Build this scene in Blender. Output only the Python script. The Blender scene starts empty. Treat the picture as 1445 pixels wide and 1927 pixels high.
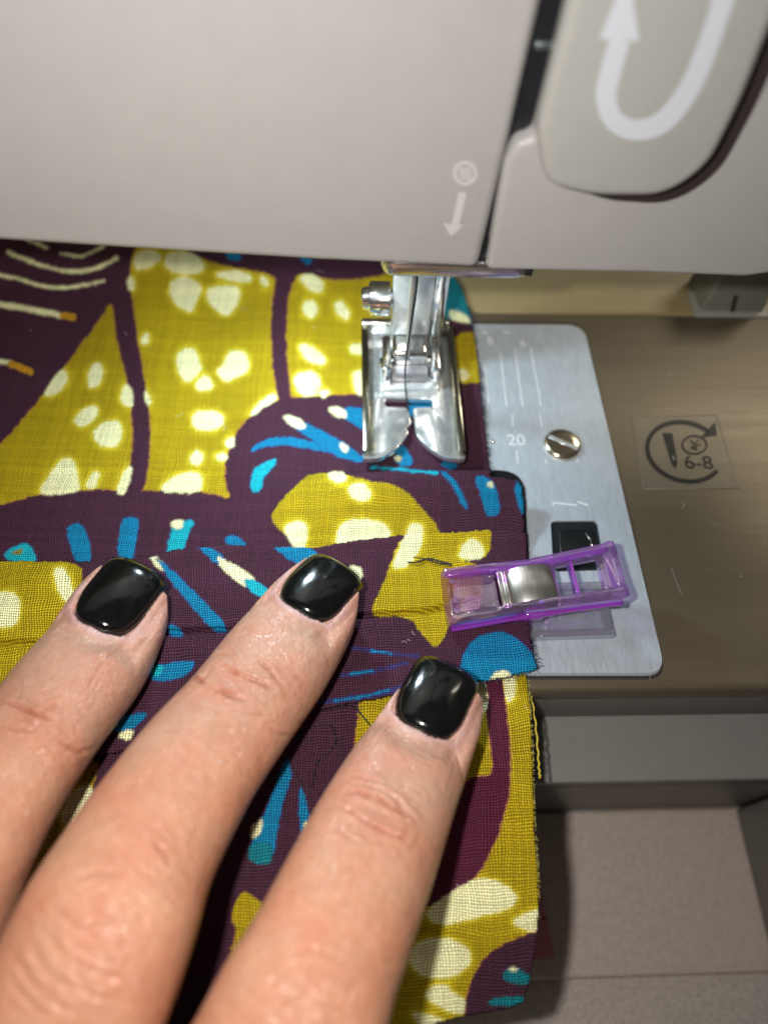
import bpy, bmesh, math, random
import numpy as np
from mathutils import Vector, Matrix
from mathutils import noise as mnoise

random.seed(7); np.random.seed(7)
S = 0.001                                   # everything is designed in millimetres
sc = bpy.context.scene
COL = sc.collection

# ------------------------------------------------------------------ camera
FPX, CX, CY = 1404.0, 722.5, 963.5          # lens of the phone, in photo pixels
CAMP = np.array([0.0, 0.0, 115.0])
_p = math.radians(60.0); _a = math.radians(2.94)
F0 = np.array([0, math.cos(_p), -math.sin(_p)]); U0 = np.array([0, math.sin(_p), math.cos(_p)]); X0v = np.array([1.0, 0, 0])
FW = F0 * math.cos(_a) + X0v * math.sin(_a)
RT = X0v * math.cos(_a) - F0 * math.sin(_a)
UP = U0
cam = bpy.data.cameras.new('camera'); camo = bpy.data.objects.new('camera', cam); COL.objects.link(camo)
M = Matrix(((RT[0], UP[0], -FW[0], 0), (RT[1], UP[1], -FW[1], 0), (RT[2], UP[2], -FW[2], CAMP[2] * S), (0, 0, 0, 1)))
camo.matrix_world = M
cam.sensor_fit = 'VERTICAL'; cam.sensor_height = 36; cam.sensor_width = 27; cam.lens = FPX / 1927 * 36
cam.clip_start = 0.002; cam.clip_end = 5
cam.dof.use_dof = True; cam.dof.focus_distance = 0.117; cam.dof.aperture_fstop = 10.5
sc.camera = camo

# ------------------------------------------------------------------ world, lamps, exposure
w = bpy.data.worlds.new("World"); sc.world = w; w.use_nodes = True
bg = w.node_tree.nodes['Background']; bg.inputs[0].default_value = (1.0, 0.93, 0.84, 1); bg.inputs[1].default_value = 0.06
sc.view_settings.view_transform = 'Standard'; sc.view_settings.look = 'None'
sc.view_settings.exposure = 0.0; sc.view_settings.gamma = 1.0

def lamp(name, loc, target, size, power, color, spread=180):
    l = bpy.data.lights.new(name, 'AREA'); l.shape = 'DISK'; l.size = size * S; l.energy = power; l.color = color
    l.spread = math.radians(spread)
    o = bpy.data.objects.new(name, l); COL.objects.link(o)
    o.location = Vector(loc) * S
    o.rotation_euler = (Vector(target) - Vector(loc)).to_track_quat('-Z', 'Y').to_euler()
    return o
lamp('phone_flash', (-15, 5, 118), (5, 50, 0), 5, 0.145, (1.0, 0.95, 0.89))
lamp('machine_led', (-14, 92, 43), (8, 66, 0), 7, 0.038, (0.72, 0.90, 1.0))
lamp('bed_fill_light', (340, 330, 330), (90, 60, 0), 150, 0.6, (1.0, 0.90, 0.72))  # unseen fill light, added to give the bed its warm gradient

# ------------------------------------------------------------------ geometry helpers
def ray(px, py):
    return FW * FPX + RT * (px - CX) - UP * (py - CY)
def U(px, py, z=0.0):                       # point on the horizontal plane at height z
    d = ray(px, py); t = (z - CAMP[2]) / d[2]
    return CAMP + d * t
def V(px, py, y):                           # point on the upright plane at depth y
    d = ray(px, py); t = y / d[1]
    return CAMP + d * t
def proj(P):
    Q = P - CAMP
    dz = Q @ FW
    return CX + FPX * (Q @ RT) / dz, CY - FPX * (Q @ UP) / dz, dz

def link(o, parent=None):
    COL.objects.link(o)
    if parent is not None:
        o.parent = parent
    return o
def thing(name, label, cat, loc=(0, 0, 0)):
    o = bpy.data.objects.new(name, None); COL.objects.link(o); o.empty_display_size = 0.005
    o.location = Vector(loc) * S; o['label'] = label; o['category'] = cat
    return o
def setloc(o, parent):
    if parent is not None:                  # vertices are in world millimetres: undo every parent's offset
        o.parent = parent
        off = Vector((0, 0, 0)); q = parent
        while q is not None:
            off += q.location; q = q.parent
        o.location = -off
def mesh_obj(name, verts, faces, mat, parent=None, smooth=True, label=None):
    me = bpy.data.meshes.new(name)
    me.from_pydata([tuple(np.asarray(v) * S) for v in verts], [], [tuple(f) for f in faces])
    me.update()
    if smooth: me.shade_smooth()
    me.materials.append(mat)
    o = bpy.data.objects.new(name, me); COL.objects.link(o); setloc(o, parent)
    if label: o['label'] = label
    return o
def bm_obj(name, bm, mat, parent=None, smooth=True, auto=True):
    bmesh.ops.recalc_face_normals(bm, faces=bm.faces)
    for v in bm.verts: v.co *= S
    me = bpy.data.meshes.new(name); bm.to_mesh(me); bm.free()
    if smooth:
        me.shade_smooth()
        if auto:
            try: me.set_sharp_from_angle(angle=math.radians(40))
            except Exception: pass
    me.materials.append(mat)
    o = bpy.data.objects.new(name, me); COL.objects.link(o); setloc(o, parent)
    return o
def bevel_bm(bm, w, seg=3, ang=30):
    es = [e for e in bm.edges if len(e.link_faces) == 2 and e.calc_face_angle(0) > math.radians(ang)]
    if es: bmesh.ops.bevel(bm, geom=es, offset=w, segments=seg, profile=0.5, affect='EDGES', clamp_overlap=True)
def prism_bm(bm, pts, ext):                 # closed outline of 3D points pushed along ext
    a = [bm.verts.new(tuple(p)) for p in pts]
    b = [bm.verts.new(tuple(np.asarray(p) + np.asarray(ext))) for p in pts]
    n = len(a)
    bm.faces.new(a); bm.faces.new(b[::-1])
    for i in range(n): bm.faces.new((a[i], b[i], b[(i + 1) % n], a[(i + 1) % n]))
def prism(name, pts, ext, mat, parent=None, bev=0, seg=3):
    bm = bmesh.new(); prism_bm(bm, pts, ext)
    bmesh.ops.recalc_face_normals(bm, faces=bm.faces)
    if bev: bevel_bm(bm, bev, seg)
    return bm_obj(name, bm, mat, parent)
def box_bm(bm, lo, hi, M4=None):
    lo = Vector(lo); hi = Vector(hi)
    r = bmesh.ops.create_cube(bm, size=1.0)
    for v in r['verts']:
        v.co = Vector(((v.co.x + .5) * (hi.x - lo.x) + lo.x, (v.co.y + .5) * (hi.y - lo.y) + lo.y, (v.co.z + .5) * (hi.z - lo.z) + lo.z))
        if M4 is not None: v.co = M4 @ v.co
    return r['verts']
def box(name, lo, hi, mat, parent=None, bev=0.3, seg=2, M4=None):
    bm = bmesh.new(); box_bm(bm, lo, hi, M4)
    if bev: bevel_bm(bm, bev, seg)
    return bm_obj(name, bm, mat, parent)
def round_poly(pts, r, n=6):                # fillet the corners of a polygon of 2D/3D points
    pts = [np.asarray(p, float) for p in pts]; out = []
    m = len(pts)
    for i in range(m):
        p0, p1, p2 = pts[i - 1], pts[i], pts[(i + 1) % m]
        rr = r[i] if isinstance(r, (list, tuple)) else r
        d0 = p0 - p1; d2 = p2 - p1
        l0 = np.linalg.norm(d0); l2 = np.linalg.norm(d2)
        if rr <= 0: out.append(p1); continue
        k = min(rr, l0 * .49, l2 * .49)
        a = p1 + d0 / l0 * k; b = p1 + d2 / l2 * k
        for j in range(n + 1):
            t = j / n
            out.append((1 - t) ** 2 * a + 2 * t * (1 - t) * p1 + t * t * b)
    return out
def catmull(pts, n=6, closed=False):
    P = [np.asarray(p, float) for p in pts]; out = []
    m = len(P)
    rng = range(m) if closed else range(m - 1)
    for i in rng:
        if closed: p0, p1, p2, p3 = P[i - 1], P[i], P[(i + 1) % m], P[(i + 2) % m]
        else: p0, p1, p2, p3 = P[max(i - 1, 0)], P[i], P[i + 1], P[min(i + 2, m - 1)]
        for j in range(n):
            t = j / n
            out.append(.5 * ((2 * p1) + (-p0 + p2) * t + (2 * p0 - 5 * p1 + 4 * p2 - p3) * t * t + (-p0 + 3 * p1 - 3 * p2 + p3) * t ** 3))
    if not closed: out.append(P[-1])
    return out
def tube_geo(path, rad, ns=8, cap=True):
    path = [np.asarray(p, float) for p in path]; n = len(path)
    rad = rad if hasattr(rad, '__len__') else [rad] * n
    V_, F_ = [], []
    up = np.array([0.13, 0.21, 1.0])
    for i, p in enumerate(path):
        t = path[min(i + 1, n - 1)] - path[max(i - 1, 0)]; t = t / (np.linalg.norm(t) + 1e-9)
        u = np.cross(t, up)
        if np.linalg.norm(u) < 1e-3: u = np.cross(t, [1, 0, 0])
        u /= np.linalg.norm(u); v = np.cross(u, t)
        for k in range(ns):
            a = 2 * math.pi * k / ns
            V_.append(p + rad[i] * (math.cos(a) * u + math.sin(a) * v))
    for i in range(n - 1):
        for k in range(ns):
            F_.append((i * ns + k, i * ns + (k + 1) % ns, (i + 1) * ns + (k + 1) % ns, (i + 1) * ns + k))
    if cap:
        F_.append(tuple(range(ns))[::-1]); F_.append(tuple(range((n - 1) * ns, n * ns)))
    return V_, F_
def tube(name, path, rad, mat, parent=None, ns=8):
    v, f = tube_geo(path, rad, ns); return mesh_obj(name, v, f, mat, parent)
def merge(geos):
    V_, F_ = [], []
    for v, f in geos:
        o = len(V_); V_ += list(v); F_ += [tuple(i + o for i in q) for q in f]
    return V_, F_
def lathe(name, c, axis, prof, mat, parent=None, ns=32):   # prof: (distance along axis, radius)
    ax = np.asarray(axis, float); ax /= np.linalg.norm(ax)
    u = np.cross(ax, [0, 0, 1.0])
    if np.linalg.norm(u) < .05: u = np.array([1.0, 0, 0])
    u /= np.linalg.norm(u); v = np.cross(ax, u); V_, F_ = [], []
    for (h, r) in prof:
        for k in range(ns):
            a = 2 * math.pi * k / ns
            V_.append(np.asarray(c) + ax * h + (math.cos(a) * u + math.sin(a) * v) * max(r, 1e-3))
    for i in range(len(prof) - 1):
        for k in range(ns):
            F_.append((i * ns + k, i * ns + (k + 1) % ns, (i + 1) * ns + (k + 1) % ns, (i + 1) * ns + k))
    F_.append(tuple(range(ns))); F_.append(tuple(range((len(prof) - 1) * ns, len(prof) * ns))[::-1])
    o = mesh_obj(name, V_, F_, mat, parent)
    bm = bmesh.new(); bm.from_mesh(o.data); bmesh.ops.recalc_face_normals(bm, faces=bm.faces); bm.to_mesh(o.data); bm.free()
    try: o.data.set_sharp_from_angle(angle=math.radians(40))
    except Exception: pass
    return o
def stroke(pts, wd):                        # 2D outline of a thick line
    P = [np.asarray(p, float) for p in pts]; n = len(P); L, R = [], []
    wd = wd if hasattr(wd, '__len__') else [wd] * n
    for i in range(n):
        t = P[min(i + 1, n - 1)] - P[max(i - 1, 0)]; t /= np.linalg.norm(t) + 1e-9
        nn = np.array([-t[1], t[0]])
        L.append(P[i] + nn * wd[i] / 2); R.append(P[i] - nn * wd[i] / 2)
    return L, R
def ribbon(name, pts, wd, mp, thick, mat, parent=None):   # stroke turned into a thin raised solid; mp maps (a,b)->3D
    L, R = stroke(pts, wd); n = len(L); V_ = []
    t = np.asarray(thick, float)
    for i in range(n):
        l = mp(*L[i]); r = mp(*R[i]); V_ += [l, r, l + t, r + t]
    F_ = []
    for i in range(n - 1):
        a = 4 * i; b = a + 4
        F_ += [(a + 2, a + 3, b + 3, b + 2), (a, a + 2, b + 2, b), (a + 3, a + 1, b + 1, b + 3), (a + 1, a, b, b + 1)]
    F_ += [(0, 1, 3, 2), (4 * n - 4, 4 * n - 2, 4 * n - 1, 4 * n - 3)]
    o = mesh_obj(name, V_, F_, mat, parent, smooth=False)
    bm = bmesh.new(); bm.from_mesh(o.data); bmesh.ops.recalc_face_normals(bm, faces=bm.faces); bm.to_mesh(o.data); bm.free()
    return o
def text_obj(name, body, size, mp, thick, mat, parent=None, center=(0, 0), rot=0):
    cu = bpy.data.curves.new('t', 'FONT'); cu.body = body; cu.size = 1; cu.align_x = 'CENTER'; cu.align_y = 'CENTER'; cu.extrude = 0.5
    ob = bpy.data.objects.new('t', cu); COL.objects.link(ob)
    dg = bpy.context.evaluated_depsgraph_get(); me = bpy.data.meshes.new_from_object(ob.evaluated_get(dg))
    bpy.data.objects.remove(ob)
    vs = [v.co.copy() for v in me.vertices]; fs = [tuple(p.vertices) for p in me.polygons]
    ca, sa = math.cos(rot), math.sin(rot); t = np.asarray(thick, float); out = []
    for v in vs:
        a = v.x * size; b = v.y * size
        out.append(mp(center[0] + a * ca - b * sa, center[1] + a * sa + b * ca) + t * (v.z + .5))
    return mesh_obj(name, out, fs, mat, parent, smooth=False)

# ------------------------------------------------------------------ materials
def nmat(name):
    m = bpy.data.materials.new(name); m.use_nodes = True
    nt = m.node_tree; b = nt.nodes['Principled BSDF']
    return m, nt, b
def N(nt, t, **kw):
    n = nt.nodes.new(t)
    for k, v in kw.items(): setattr(n, k, v)
    return n
def math_n(nt, op, a, b=None, c=None):
    n = N(nt, 'ShaderNodeMath', operation=op)
    for i, x in enumerate((a, b, c)):
        if x is None: continue
        if hasattr(x, 'links') or isinstance(x, bpy.types.NodeSocket): nt.links.new(x, n.inputs[i])
        else: n.inputs[i].default_value = x
    return n.outputs[0]
def mat(name, col, rough=.5, metal=0., noise_s=0, noise_amt=.15, bump=0., bump_s=3000, stretch=None, coat=0., spec=.5, rough_var=0.):
    m, nt, b = nmat(name)
    b.inputs['Base Color'].default_value = (*col, 1); b.inputs['Roughness'].default_value = rough
    b.inputs['Metallic'].default_value = metal; b.inputs['Specular IOR Level'].default_value = spec
    if coat: b.inputs['Coat Weight'].default_value = coat; b.inputs['Coat Roughness'].default_value = .10
    tc = N(nt, 'ShaderNodeTexCoord'); mp = N(nt, 'ShaderNodeMapping'); nt.links.new(tc.outputs['Object'], mp.inputs[0])
    if stretch: mp.inputs['Scale'].default_value = stretch
    if noise_s:
        n = N(nt, 'ShaderNodeTexNoise'); n.inputs['Scale'].default_value = noise_s; n.inputs['Detail'].default_value = 6; n.inputs['Roughness'].default_value = .65
        nt.links.new(mp.outputs[0], n.inputs['Vector'])
        r = N(nt, 'ShaderNodeMapRange'); r.inputs['From Min'].default_value = .25; r.inputs['From Max'].default_value = .75
        r.inputs['To Min'].default_value = 1 - noise_amt; r.inputs['To Max'].default_value = 1 + noise_amt
        nt.links.new(n.outputs['Fac'], r.inputs['Value'])
        vm = N(nt, 'ShaderNodeVectorMath', operation='SCALE'); vm.inputs[0].default_value = col
        nt.links.new(r.outputs[0], vm.inputs['Scale']); nt.links.new(vm.outputs[0], b.inputs['Base Color'])
        if rough_var:
            r2 = N(nt, 'ShaderNodeMapRange'); r2.inputs['From Min'].default_value = .3; r2.inputs['From Max'].default_value = .7
            r2.inputs['To Min'].default_value = max(rough - rough_var, .02); r2.inputs['To Max'].default_value = rough + rough_var
            nt.links.new(n.outputs['Fac'], r2.inputs['Value']); nt.links.new(r2.outputs[0], b.inputs['Roughness'])
    if bump:
        n2 = N(nt, 'ShaderNodeTexNoise'); n2.inputs['Scale'].default_value = bump_s; n2.inputs['Detail'].default_value = 4
        nt.links.new(mp.outputs[0], n2.inputs['Vector'])
        bp = N(nt, 'ShaderNodeBump'); bp.inputs['Strength'].default_value = bump; bp.inputs['Distance'].default_value = .0001
        nt.links.new(n2.outputs['Fac'], bp.inputs['Height']); nt.links.new(bp.outputs[0], b.inputs['Normal'])
    return m

m_shell = mat('shell_plastic', (.425, .418, .415), .40, noise_s=300, noise_amt=.03, bump=.35, bump_s=2500)
m_panel = mat('panel_plastic', (.40, .405, .39), .36, noise_s=300, noise_amt=.03, bump=.3, bump_s=2500)
m_mark = mat('white_print', (.60, .65, .72), .5)
m_mark2 = mat('pale_print', (.58, .58, .59), .5)
m_dark = mat('dark_recess', (.012, .014, .018), .35, noise_s=200, noise_amt=.3)
m_gap = mat('dark_seam_and_shadow', (.03, .02, .018), .7)  # dark joints, and the painted shadow round the lever panel
m_bed = mat('bed_plastic', (.16, .132, .088), .42, metal=.45, noise_s=120, noise_amt=.10, bump=.25, bump_s=900, stretch=(.12, 1, 1), rough_var=.06)
m_bedback = mat('beige_plastic', (.34, .27, .13), .5, noise_s=150, noise_amt=.06, bump=.1)
m_front = mat('front_plastic', (.16, .15, .135), .42, noise_s=200, noise_amt=.08, bump=.3, bump_s=2500)
m_ledge = mat('ledge_plastic', (.22, .21, .197), .45, noise_s=200, noise_amt=.06, bump=.3, bump_s=2500)
m_base = mat('base_plastic', (.56, .47, .415), .55, noise_s=900, noise_amt=.16, bump=.5, bump_s=2600)
m_table = mat('dusty_table', (.52, .46, .42), .6, noise_s=1200, noise_amt=.28, bump=.8, bump_s=2200)
m_plate = mat('plate_steel', (.50, .57, .64), .42, metal=.3, noise_s=1500, noise_amt=.12, bump=.6, bump_s=3000, stretch=(1, .25, 1), rough_var=.06)
m_groove = mat('engraving', (.92, .95, .97), .3, metal=.2)
m_chrome = mat('chrome', (.88, .89, .88), .16, metal=1., noise_s=500, noise_amt=.06, bump=.25, bump_s=700, rough_var=.07)
m_satin = mat('satin_steel', (.78, .82, .82), .27, metal=.6, noise_s=900, noise_amt=.10, bump=.4, bump_s=1800)
m_spring = mat('spring_steel', (.92, .90, .85), .24, metal=1., noise_s=2500, noise_amt=.10, bump=.15, bump_s=5000, stretch=(1, .1, 1))
m_rubber = mat('black_plastic', (.010, .012, .013), .22, noise_s=600, noise_amt=.3)
m_ink = mat('black_ink', (.012, .011, .010), .5)
m_knob = mat('olive_plastic', (.20, .20, .16), .5, noise_s=300, noise_amt=.06)
m_thread = mat('black_thread', (.008, .008, .012), .6)
m_ythread = mat('yellow_thread', (.66, .52, .05), .7)
m_fray = mat('fray_fibre', (.55, .50, .12), .8)
m_navyfray = mat('navy_fibre', (.045, .07, .10), .8)
m_dust = mat('dust_grains', (.72, .62, .50), .6)
m_polish = mat('black_polish', (.003, .004, .004), .15, noise_s=900, noise_amt=.3, bump=.22, bump_s=600, coat=.35, spec=.5, rough_var=.07, stretch=(1, .35, 1))

def plastic(name, tint, edge, gloss=.09, body=.12, rg=.07):     # clear moulded plastic, tinted more where one looks through more of it
    m = bpy.data.materials.new(name); m.use_nodes = True; nt = m.node_tree; nt.nodes.clear()
    out = N(nt, 'ShaderNodeOutputMaterial'); lw = N(nt, 'ShaderNodeLayerWeight'); lw.inputs['Blend'].default_value = .42
    mx = N(nt, 'ShaderNodeMix', data_type='RGBA'); mx.inputs['A'].default_value = (*tint, 1); mx.inputs['B'].default_value = (*edge, 1)
    nt.links.new(lw.outputs['Facing'], mx.inputs['Factor'])
    tr = N(nt, 'ShaderNodeBsdfTransparent'); nt.links.new(mx.outputs['Result'], tr.inputs[0])
    gl = N(nt, 'ShaderNodeBsdfGlossy'); gl.inputs['Roughness'].default_value = rg; gl.inputs['Color'].default_value = (1, 1, 1, 1)
    tl = N(nt, 'ShaderNodeBsdfTranslucent'); tl.inputs[0].default_value = (*[min(1, c * 1.0) for c in tint], 1)
    df = N(nt, 'ShaderNodeBsdfDiffuse'); df.inputs[0].default_value = (*tint, 1)
    ad = N(nt, 'ShaderNodeMixShader'); ad.inputs[0].default_value = .5; nt.links.new(tl.outputs[0], ad.inputs[1]); nt.links.new(df.outputs[0], ad.inputs[2])
    m1 = N(nt, 'ShaderNodeMixShader'); m1.inputs[0].default_value = body; nt.links.new(tr.outputs[0], m1.inputs[1]); nt.links.new(ad.outputs[0], m1.inputs[2])
    fr = N(nt, 'ShaderNodeFresnel'); ge = N(nt, 'ShaderNodeNewGeometry'); mi = N(nt, 'ShaderNodeMix', data_type='FLOAT'); mi.inputs['A'].default_value = 1.5; mi.inputs['B'].default_value = 1 / 1.5
    nt.links.new(ge.outputs['Backfacing'], mi.inputs['Factor']); nt.links.new(mi.outputs['Result'], fr.inputs['IOR'])
    tc = N(nt, 'ShaderNodeTexCoord'); ns = N(nt, 'ShaderNodeTexNoise'); ns.inputs['Scale'].default_value = 170; ns.inputs['Detail'].default_value = 0
    nt.links.new(tc.outputs['Object'], ns.inputs['Vector']); bp = N(nt, 'ShaderNodeBump'); bp.inputs['Strength'].default_value = .45; bp.inputs['Distance'].default_value = .0010
    nt.links.new(ns.outputs['Fac'], bp.inputs['Height']); nt.links.new(bp.outputs[0], gl.inputs['Normal']); nt.links.new(bp.outputs[0], fr.inputs['Normal'])
    f2 = math_n(nt, 'ADD', fr.outputs[0], gloss)
    m2 = N(nt, 'ShaderNodeMixShader'); nt.links.new(f2, m2.inputs[0]); nt.links.new(m1.outputs[0], m2.inputs[1]); nt.links.new(gl.outputs[0], m2.inputs[2])
    nt.links.new(m2.outputs[0], out.inputs[0]); return m
m_purple = plastic('purple_plastic', (.93, .74, 1.0), (.56, .02, .90), .20, .07)
m_purple2 = plastic('deep_purple_plastic', (.78, .10, 1.0), (.60, .02, .92), .22, .6)
m_clear = plastic('clear_plastic', (.95, .96, .98), (.66, .68, .76), .22, .12)
m_pink = plastic('pink_plastic', (.85, .25, .33), (.50, .08, .14), .08, .55)
m_film = plastic('sticker_film', (.98, .98, .97), (.96, .96, .95), -.03, .03, .6)

def cloth_mat(name, rot, pitch=.37):
    m, nt, b = nmat(name)
    at = N(nt, 'ShaderNodeVertexColor'); at.layer_name = 'dye'
    tc = N(nt, 'ShaderNodeTexCoord'); mp = N(nt, 'ShaderNodeMapping'); nt.links.new(tc.outputs['Object'], mp.inputs[0])
    mp.inputs['Rotation'].default_value = (0, 0, rot)
    nz = N(nt, 'ShaderNodeTexNoise'); nz.inputs['Scale'].default_value = 120; nz.inputs['Detail'].default_value = 2
    nt.links.new(mp.outputs[0], nz.inputs['Vector'])
    sb = N(nt, 'ShaderNodeVectorMath', operation='SUBTRACT'); sb.inputs[1].default_value = (.5, .5, .5); nt.links.new(nz.outputs['Color'], sb.inputs[0])
    s1 = N(nt, 'ShaderNodeVectorMath', operation='SCALE'); s1.inputs['Scale'].default_value = .0024; nt.links.new(sb.outputs[0], s1.inputs[0])
    ad = N(nt, 'ShaderNodeVectorMath', operation='ADD'); nt.links.new(mp.outputs[0], ad.inputs[0]); nt.links.new(s1.outputs[0], ad.inputs[1])
    sep = N(nt, 'ShaderNodeSeparateXYZ'); nt.links.new(ad.outputs[0], sep.inputs[0])
    k = math.pi / (pitch * S)
    su = math_n(nt, 'SINE', math_n(nt, 'MULTIPLY', sep.outputs[0], k)); sv = math_n(nt, 'SINE', math_n(nt, 'MULTIPLY', sep.outputs[1], k))
    a = math_n(nt, 'ABSOLUTE', su); bb = math_n(nt, 'ABSOLUTE', sv)
    par = math_n(nt, 'MULTIPLY', su, sv)
    f = N(nt, 'ShaderNodeMapRange', interpolation_type='SMOOTHSTEP'); f.inputs['From Min'].default_value = -.25; f.inputs['From Max'].default_value = .25
    nt.links.new(par, f.inputs['Value'])
    mx = N(nt, 'ShaderNodeMix', data_type='FLOAT'); nt.links.new(f.outputs[0], mx.inputs['Factor']); nt.links.new(a, mx.inputs['A']); nt.links.new(bb, mx.inputs['B'])
    h = mx.outputs['Result']
    hole = math_n(nt, 'MAXIMUM', a, bb)
    # fibre noise
    thr_ = []
    for ax_ in (0, 1):
        fl = math_n(nt, 'FLOOR', math_n(nt, 'DIVIDE', sep.outputs[ax_], pitch * S)); wn_ = N(nt, 'ShaderNodeTexWhiteNoise', noise_dimensions='1D'); nt.links.new(fl, wn_.inputs['W']); thr_.append(wn_.outputs['Value'])
    tmx = N(nt, 'ShaderNodeMix', data_type='FLOAT'); nt.links.new(f.outputs[0], tmx.inputs['Factor']); nt.links.new(thr_[0], tmx.inputs['A']); nt.links.new(thr_[1], tmx.inputs['B'])
    tvar = math_n(nt, 'ADD', math_n(nt, 'MULTIPLY', tmx.outputs['Result'], .36), .82)
    fn = N(nt, 'ShaderNodeTexNoise'); fn.inputs['Scale'].default_value = 4200; fn.inputs['Detail'].default_value = 3; nt.links.new(mp.outputs[0], fn.inputs['Vector'])
    fac = N(nt, 'ShaderNodeMapRange'); fac.inputs['From Min'].default_value = .35; fac.inputs['From Max'].default_value = .95; fac.inputs['To Min'].default_value = .2; fac.inputs['To Max'].default_value = 1.4
    nt.links.new(hole, fac.inputs['Value'])
    fac2 = N(nt, 'ShaderNodeMapRange'); fac2.inputs['To Min'].default_value = .45; fac2.inputs['To Max'].default_value = 1.25; nt.links.new(h, fac2.inputs['Value'])
    ff = math_n(nt, 'MULTIPLY', math_n(nt, 'MULTIPLY', fac.outputs[0], fac2.outputs[0]), math_n(nt, 'ADD', math_n(nt, 'MULTIPLY', fn.outputs['Fac'], .5), .75))
    ff = math_n(nt, 'MULTIPLY', ff, tvar)
    vm = N(nt, 'ShaderNodeVectorMath', operation='SCALE'); nt.links.new(at.outputs['Color'], vm.inputs[0]); nt.links.new(ff, vm.inputs['Scale'])
    # undyed fibre lint on thread tops
    lint = math_n(nt, 'MULTIPLY', math_n(nt, 'POWER', h, 3.0), math_n(nt, 'MULTIPLY', fn.outputs['Fac'], .03))
    lv = N(nt, 'ShaderNodeVectorMath', operation='SCALE'); lv.inputs[0].default_value = (.9, .8, 1.0); nt.links.new(lint, lv.inputs['Scale'])
    va = N(nt, 'ShaderNodeVectorMath', operation='ADD'); nt.links.new(vm.outputs[0], va.inputs[0]); nt.links.new(lv.outputs[0], va.inputs[1])
    nt.links.new(va.outputs[0], b.inputs['Base Color'])
    b.inputs['Roughness'].default_value = .75; b.inputs['Specular IOR Level'].default_value = .12
    bp = N(nt, 'ShaderNodeBump'); bp.inputs['Strength'].default_value = .9; bp.inputs['Distance'].default_value = .00010
    nt.links.new(math_n(nt, 'ADD', h, math_n(nt, 'MULTIPLY', fn.outputs['Fac'], .4)), bp.inputs['Height']); nt.links.new(bp.outputs[0], b.inputs['Normal'])
    return m

def skin_mat():
    m, nt, b = nmat('skin')
    at = N(nt, 'ShaderNodeVertexColor'); at.layer_name = 'tone'
    tc = N(nt, 'ShaderNodeTexCoord')
    n1 = N(nt, 'ShaderNodeTexNoise'); n1.inputs['Scale'].default_value = 260; n1.inputs['Detail'].default_value = 5; nt.links.new(tc.outputs['Object'], n1.inputs['Vector'])
    r = N(nt, 'ShaderNodeMapRange'); r.inputs['From Min'].default_value = .3; r.inputs['From Max'].default_value = .7; r.inputs['To Min'].default_value = .93; r.inputs['To Max'].default_value = 1.06
    nt.links.new(n1.outputs['Fac'], r.inputs['Value'])
    n4 = N(nt, 'ShaderNodeTexNoise'); n4.inputs['Scale'].default_value = 150; n4.inputs['Detail'].default_value = 3; nt.links.new(tc.outputs['Object'], n4.inputs['Vector'])
    mx = N(nt, 'ShaderNodeMix', data_type='RGBA', blend_type='MULTIPLY'); 
    cr = N(nt, 'ShaderNodeValToRGB'); cr.color_ramp.elements[0].position = .35; cr.color_ramp.elements[0].color = (1, .80, .76, 1); cr.color_ramp.elements[1].position = .65; cr.color_ramp.elements[1].color = (1, 1, 1, 1)
    nt.links.new(n4.outputs['Fac'], cr.inputs[0]); mx.inputs['Factor'].default_value = .8
    nt.links.new(at.outputs['Color'], mx.inputs['A']); nt.links.new(cr.outputs[0], mx.inputs['B'])
    vm = N(nt, 'ShaderNodeVectorMath', operation='SCALE'); nt.links.new(mx.outputs['Result'], vm.inputs[0]); nt.links.new(r.outputs[0], vm.inputs['Scale'])
    nt.links.new(vm.outputs[0], b.inputs['Base Color'])
    b.inputs['Subsurface Weight'].default_value = .22; b.inputs['Subsurface Radius'].default_value = (1.0, .35, .2); b.inputs['Subsurface Scale'].default_value = .0012
    b.inputs['Roughness'].default_value = .46; b.inputs['Specular IOR Level'].default_value = .62
    v = N(nt, 'ShaderNodeTexVoronoi', feature='DISTANCE_TO_EDGE'); v.inputs['Scale'].default_value = 1900; 
    wn = N(nt, 'ShaderNodeTexNoise'); wn.inputs['Scale'].default_value = 500; nt.links.new(tc.outputs['Object'], wn.inputs['Vector'])
    sv = N(nt, 'ShaderNodeVectorMath', operation='SCALE'); sv.inputs['Scale'].default_value = .0012; nt.links.new(wn.outputs['Color'], sv.inputs[0])
    av = N(nt, 'ShaderNodeVectorMath', operation='ADD'); nt.links.new(tc.outputs['Object'], av.inputs[0]); nt.links.new(sv.outputs[0], av.inputs[1]); nt.links.new(av.outputs[0], v.inputs['Vector'])
    n3 = N(nt, 'ShaderNodeTexNoise'); n3.inputs['Scale'].default_value = 900; n3.inputs['Detail'].default_value = 5; nt.links.new(tc.outputs['Object'], n3.inputs['Vector'])
    hh = math_n(nt, 'ADD', math_n(nt, 'MINIMUM', math_n(nt, 'MULTIPLY', v.outputs['Distance'], 2.5), .35), math_n(nt, 'MULTIPLY', n3.outputs['Fac'], 1.6))
    bp = N(nt, 'ShaderNodeBump'); bp.inputs['Strength'].default_value = .75; bp.inputs['Distance'].default_value = .00017; nt.links.new(hh, bp.inputs['Height']); nt.links.new(bp.outputs[0], b.inputs['Normal'])
    r3 = N(nt, 'ShaderNodeMapRange'); r3.inputs['From Min'].default_value = .35; r3.inputs['From Max'].default_value = .65; r3.inputs['To Min'].default_value = .26; r3.inputs['To Max'].default_value = .52
    nt.links.new(n3.outputs['Fac'], r3.inputs['Value']); nt.links.new(r3.outputs[0], b.inputs['Roughness'])
    return m
m_skin = skin_mat()

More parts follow.
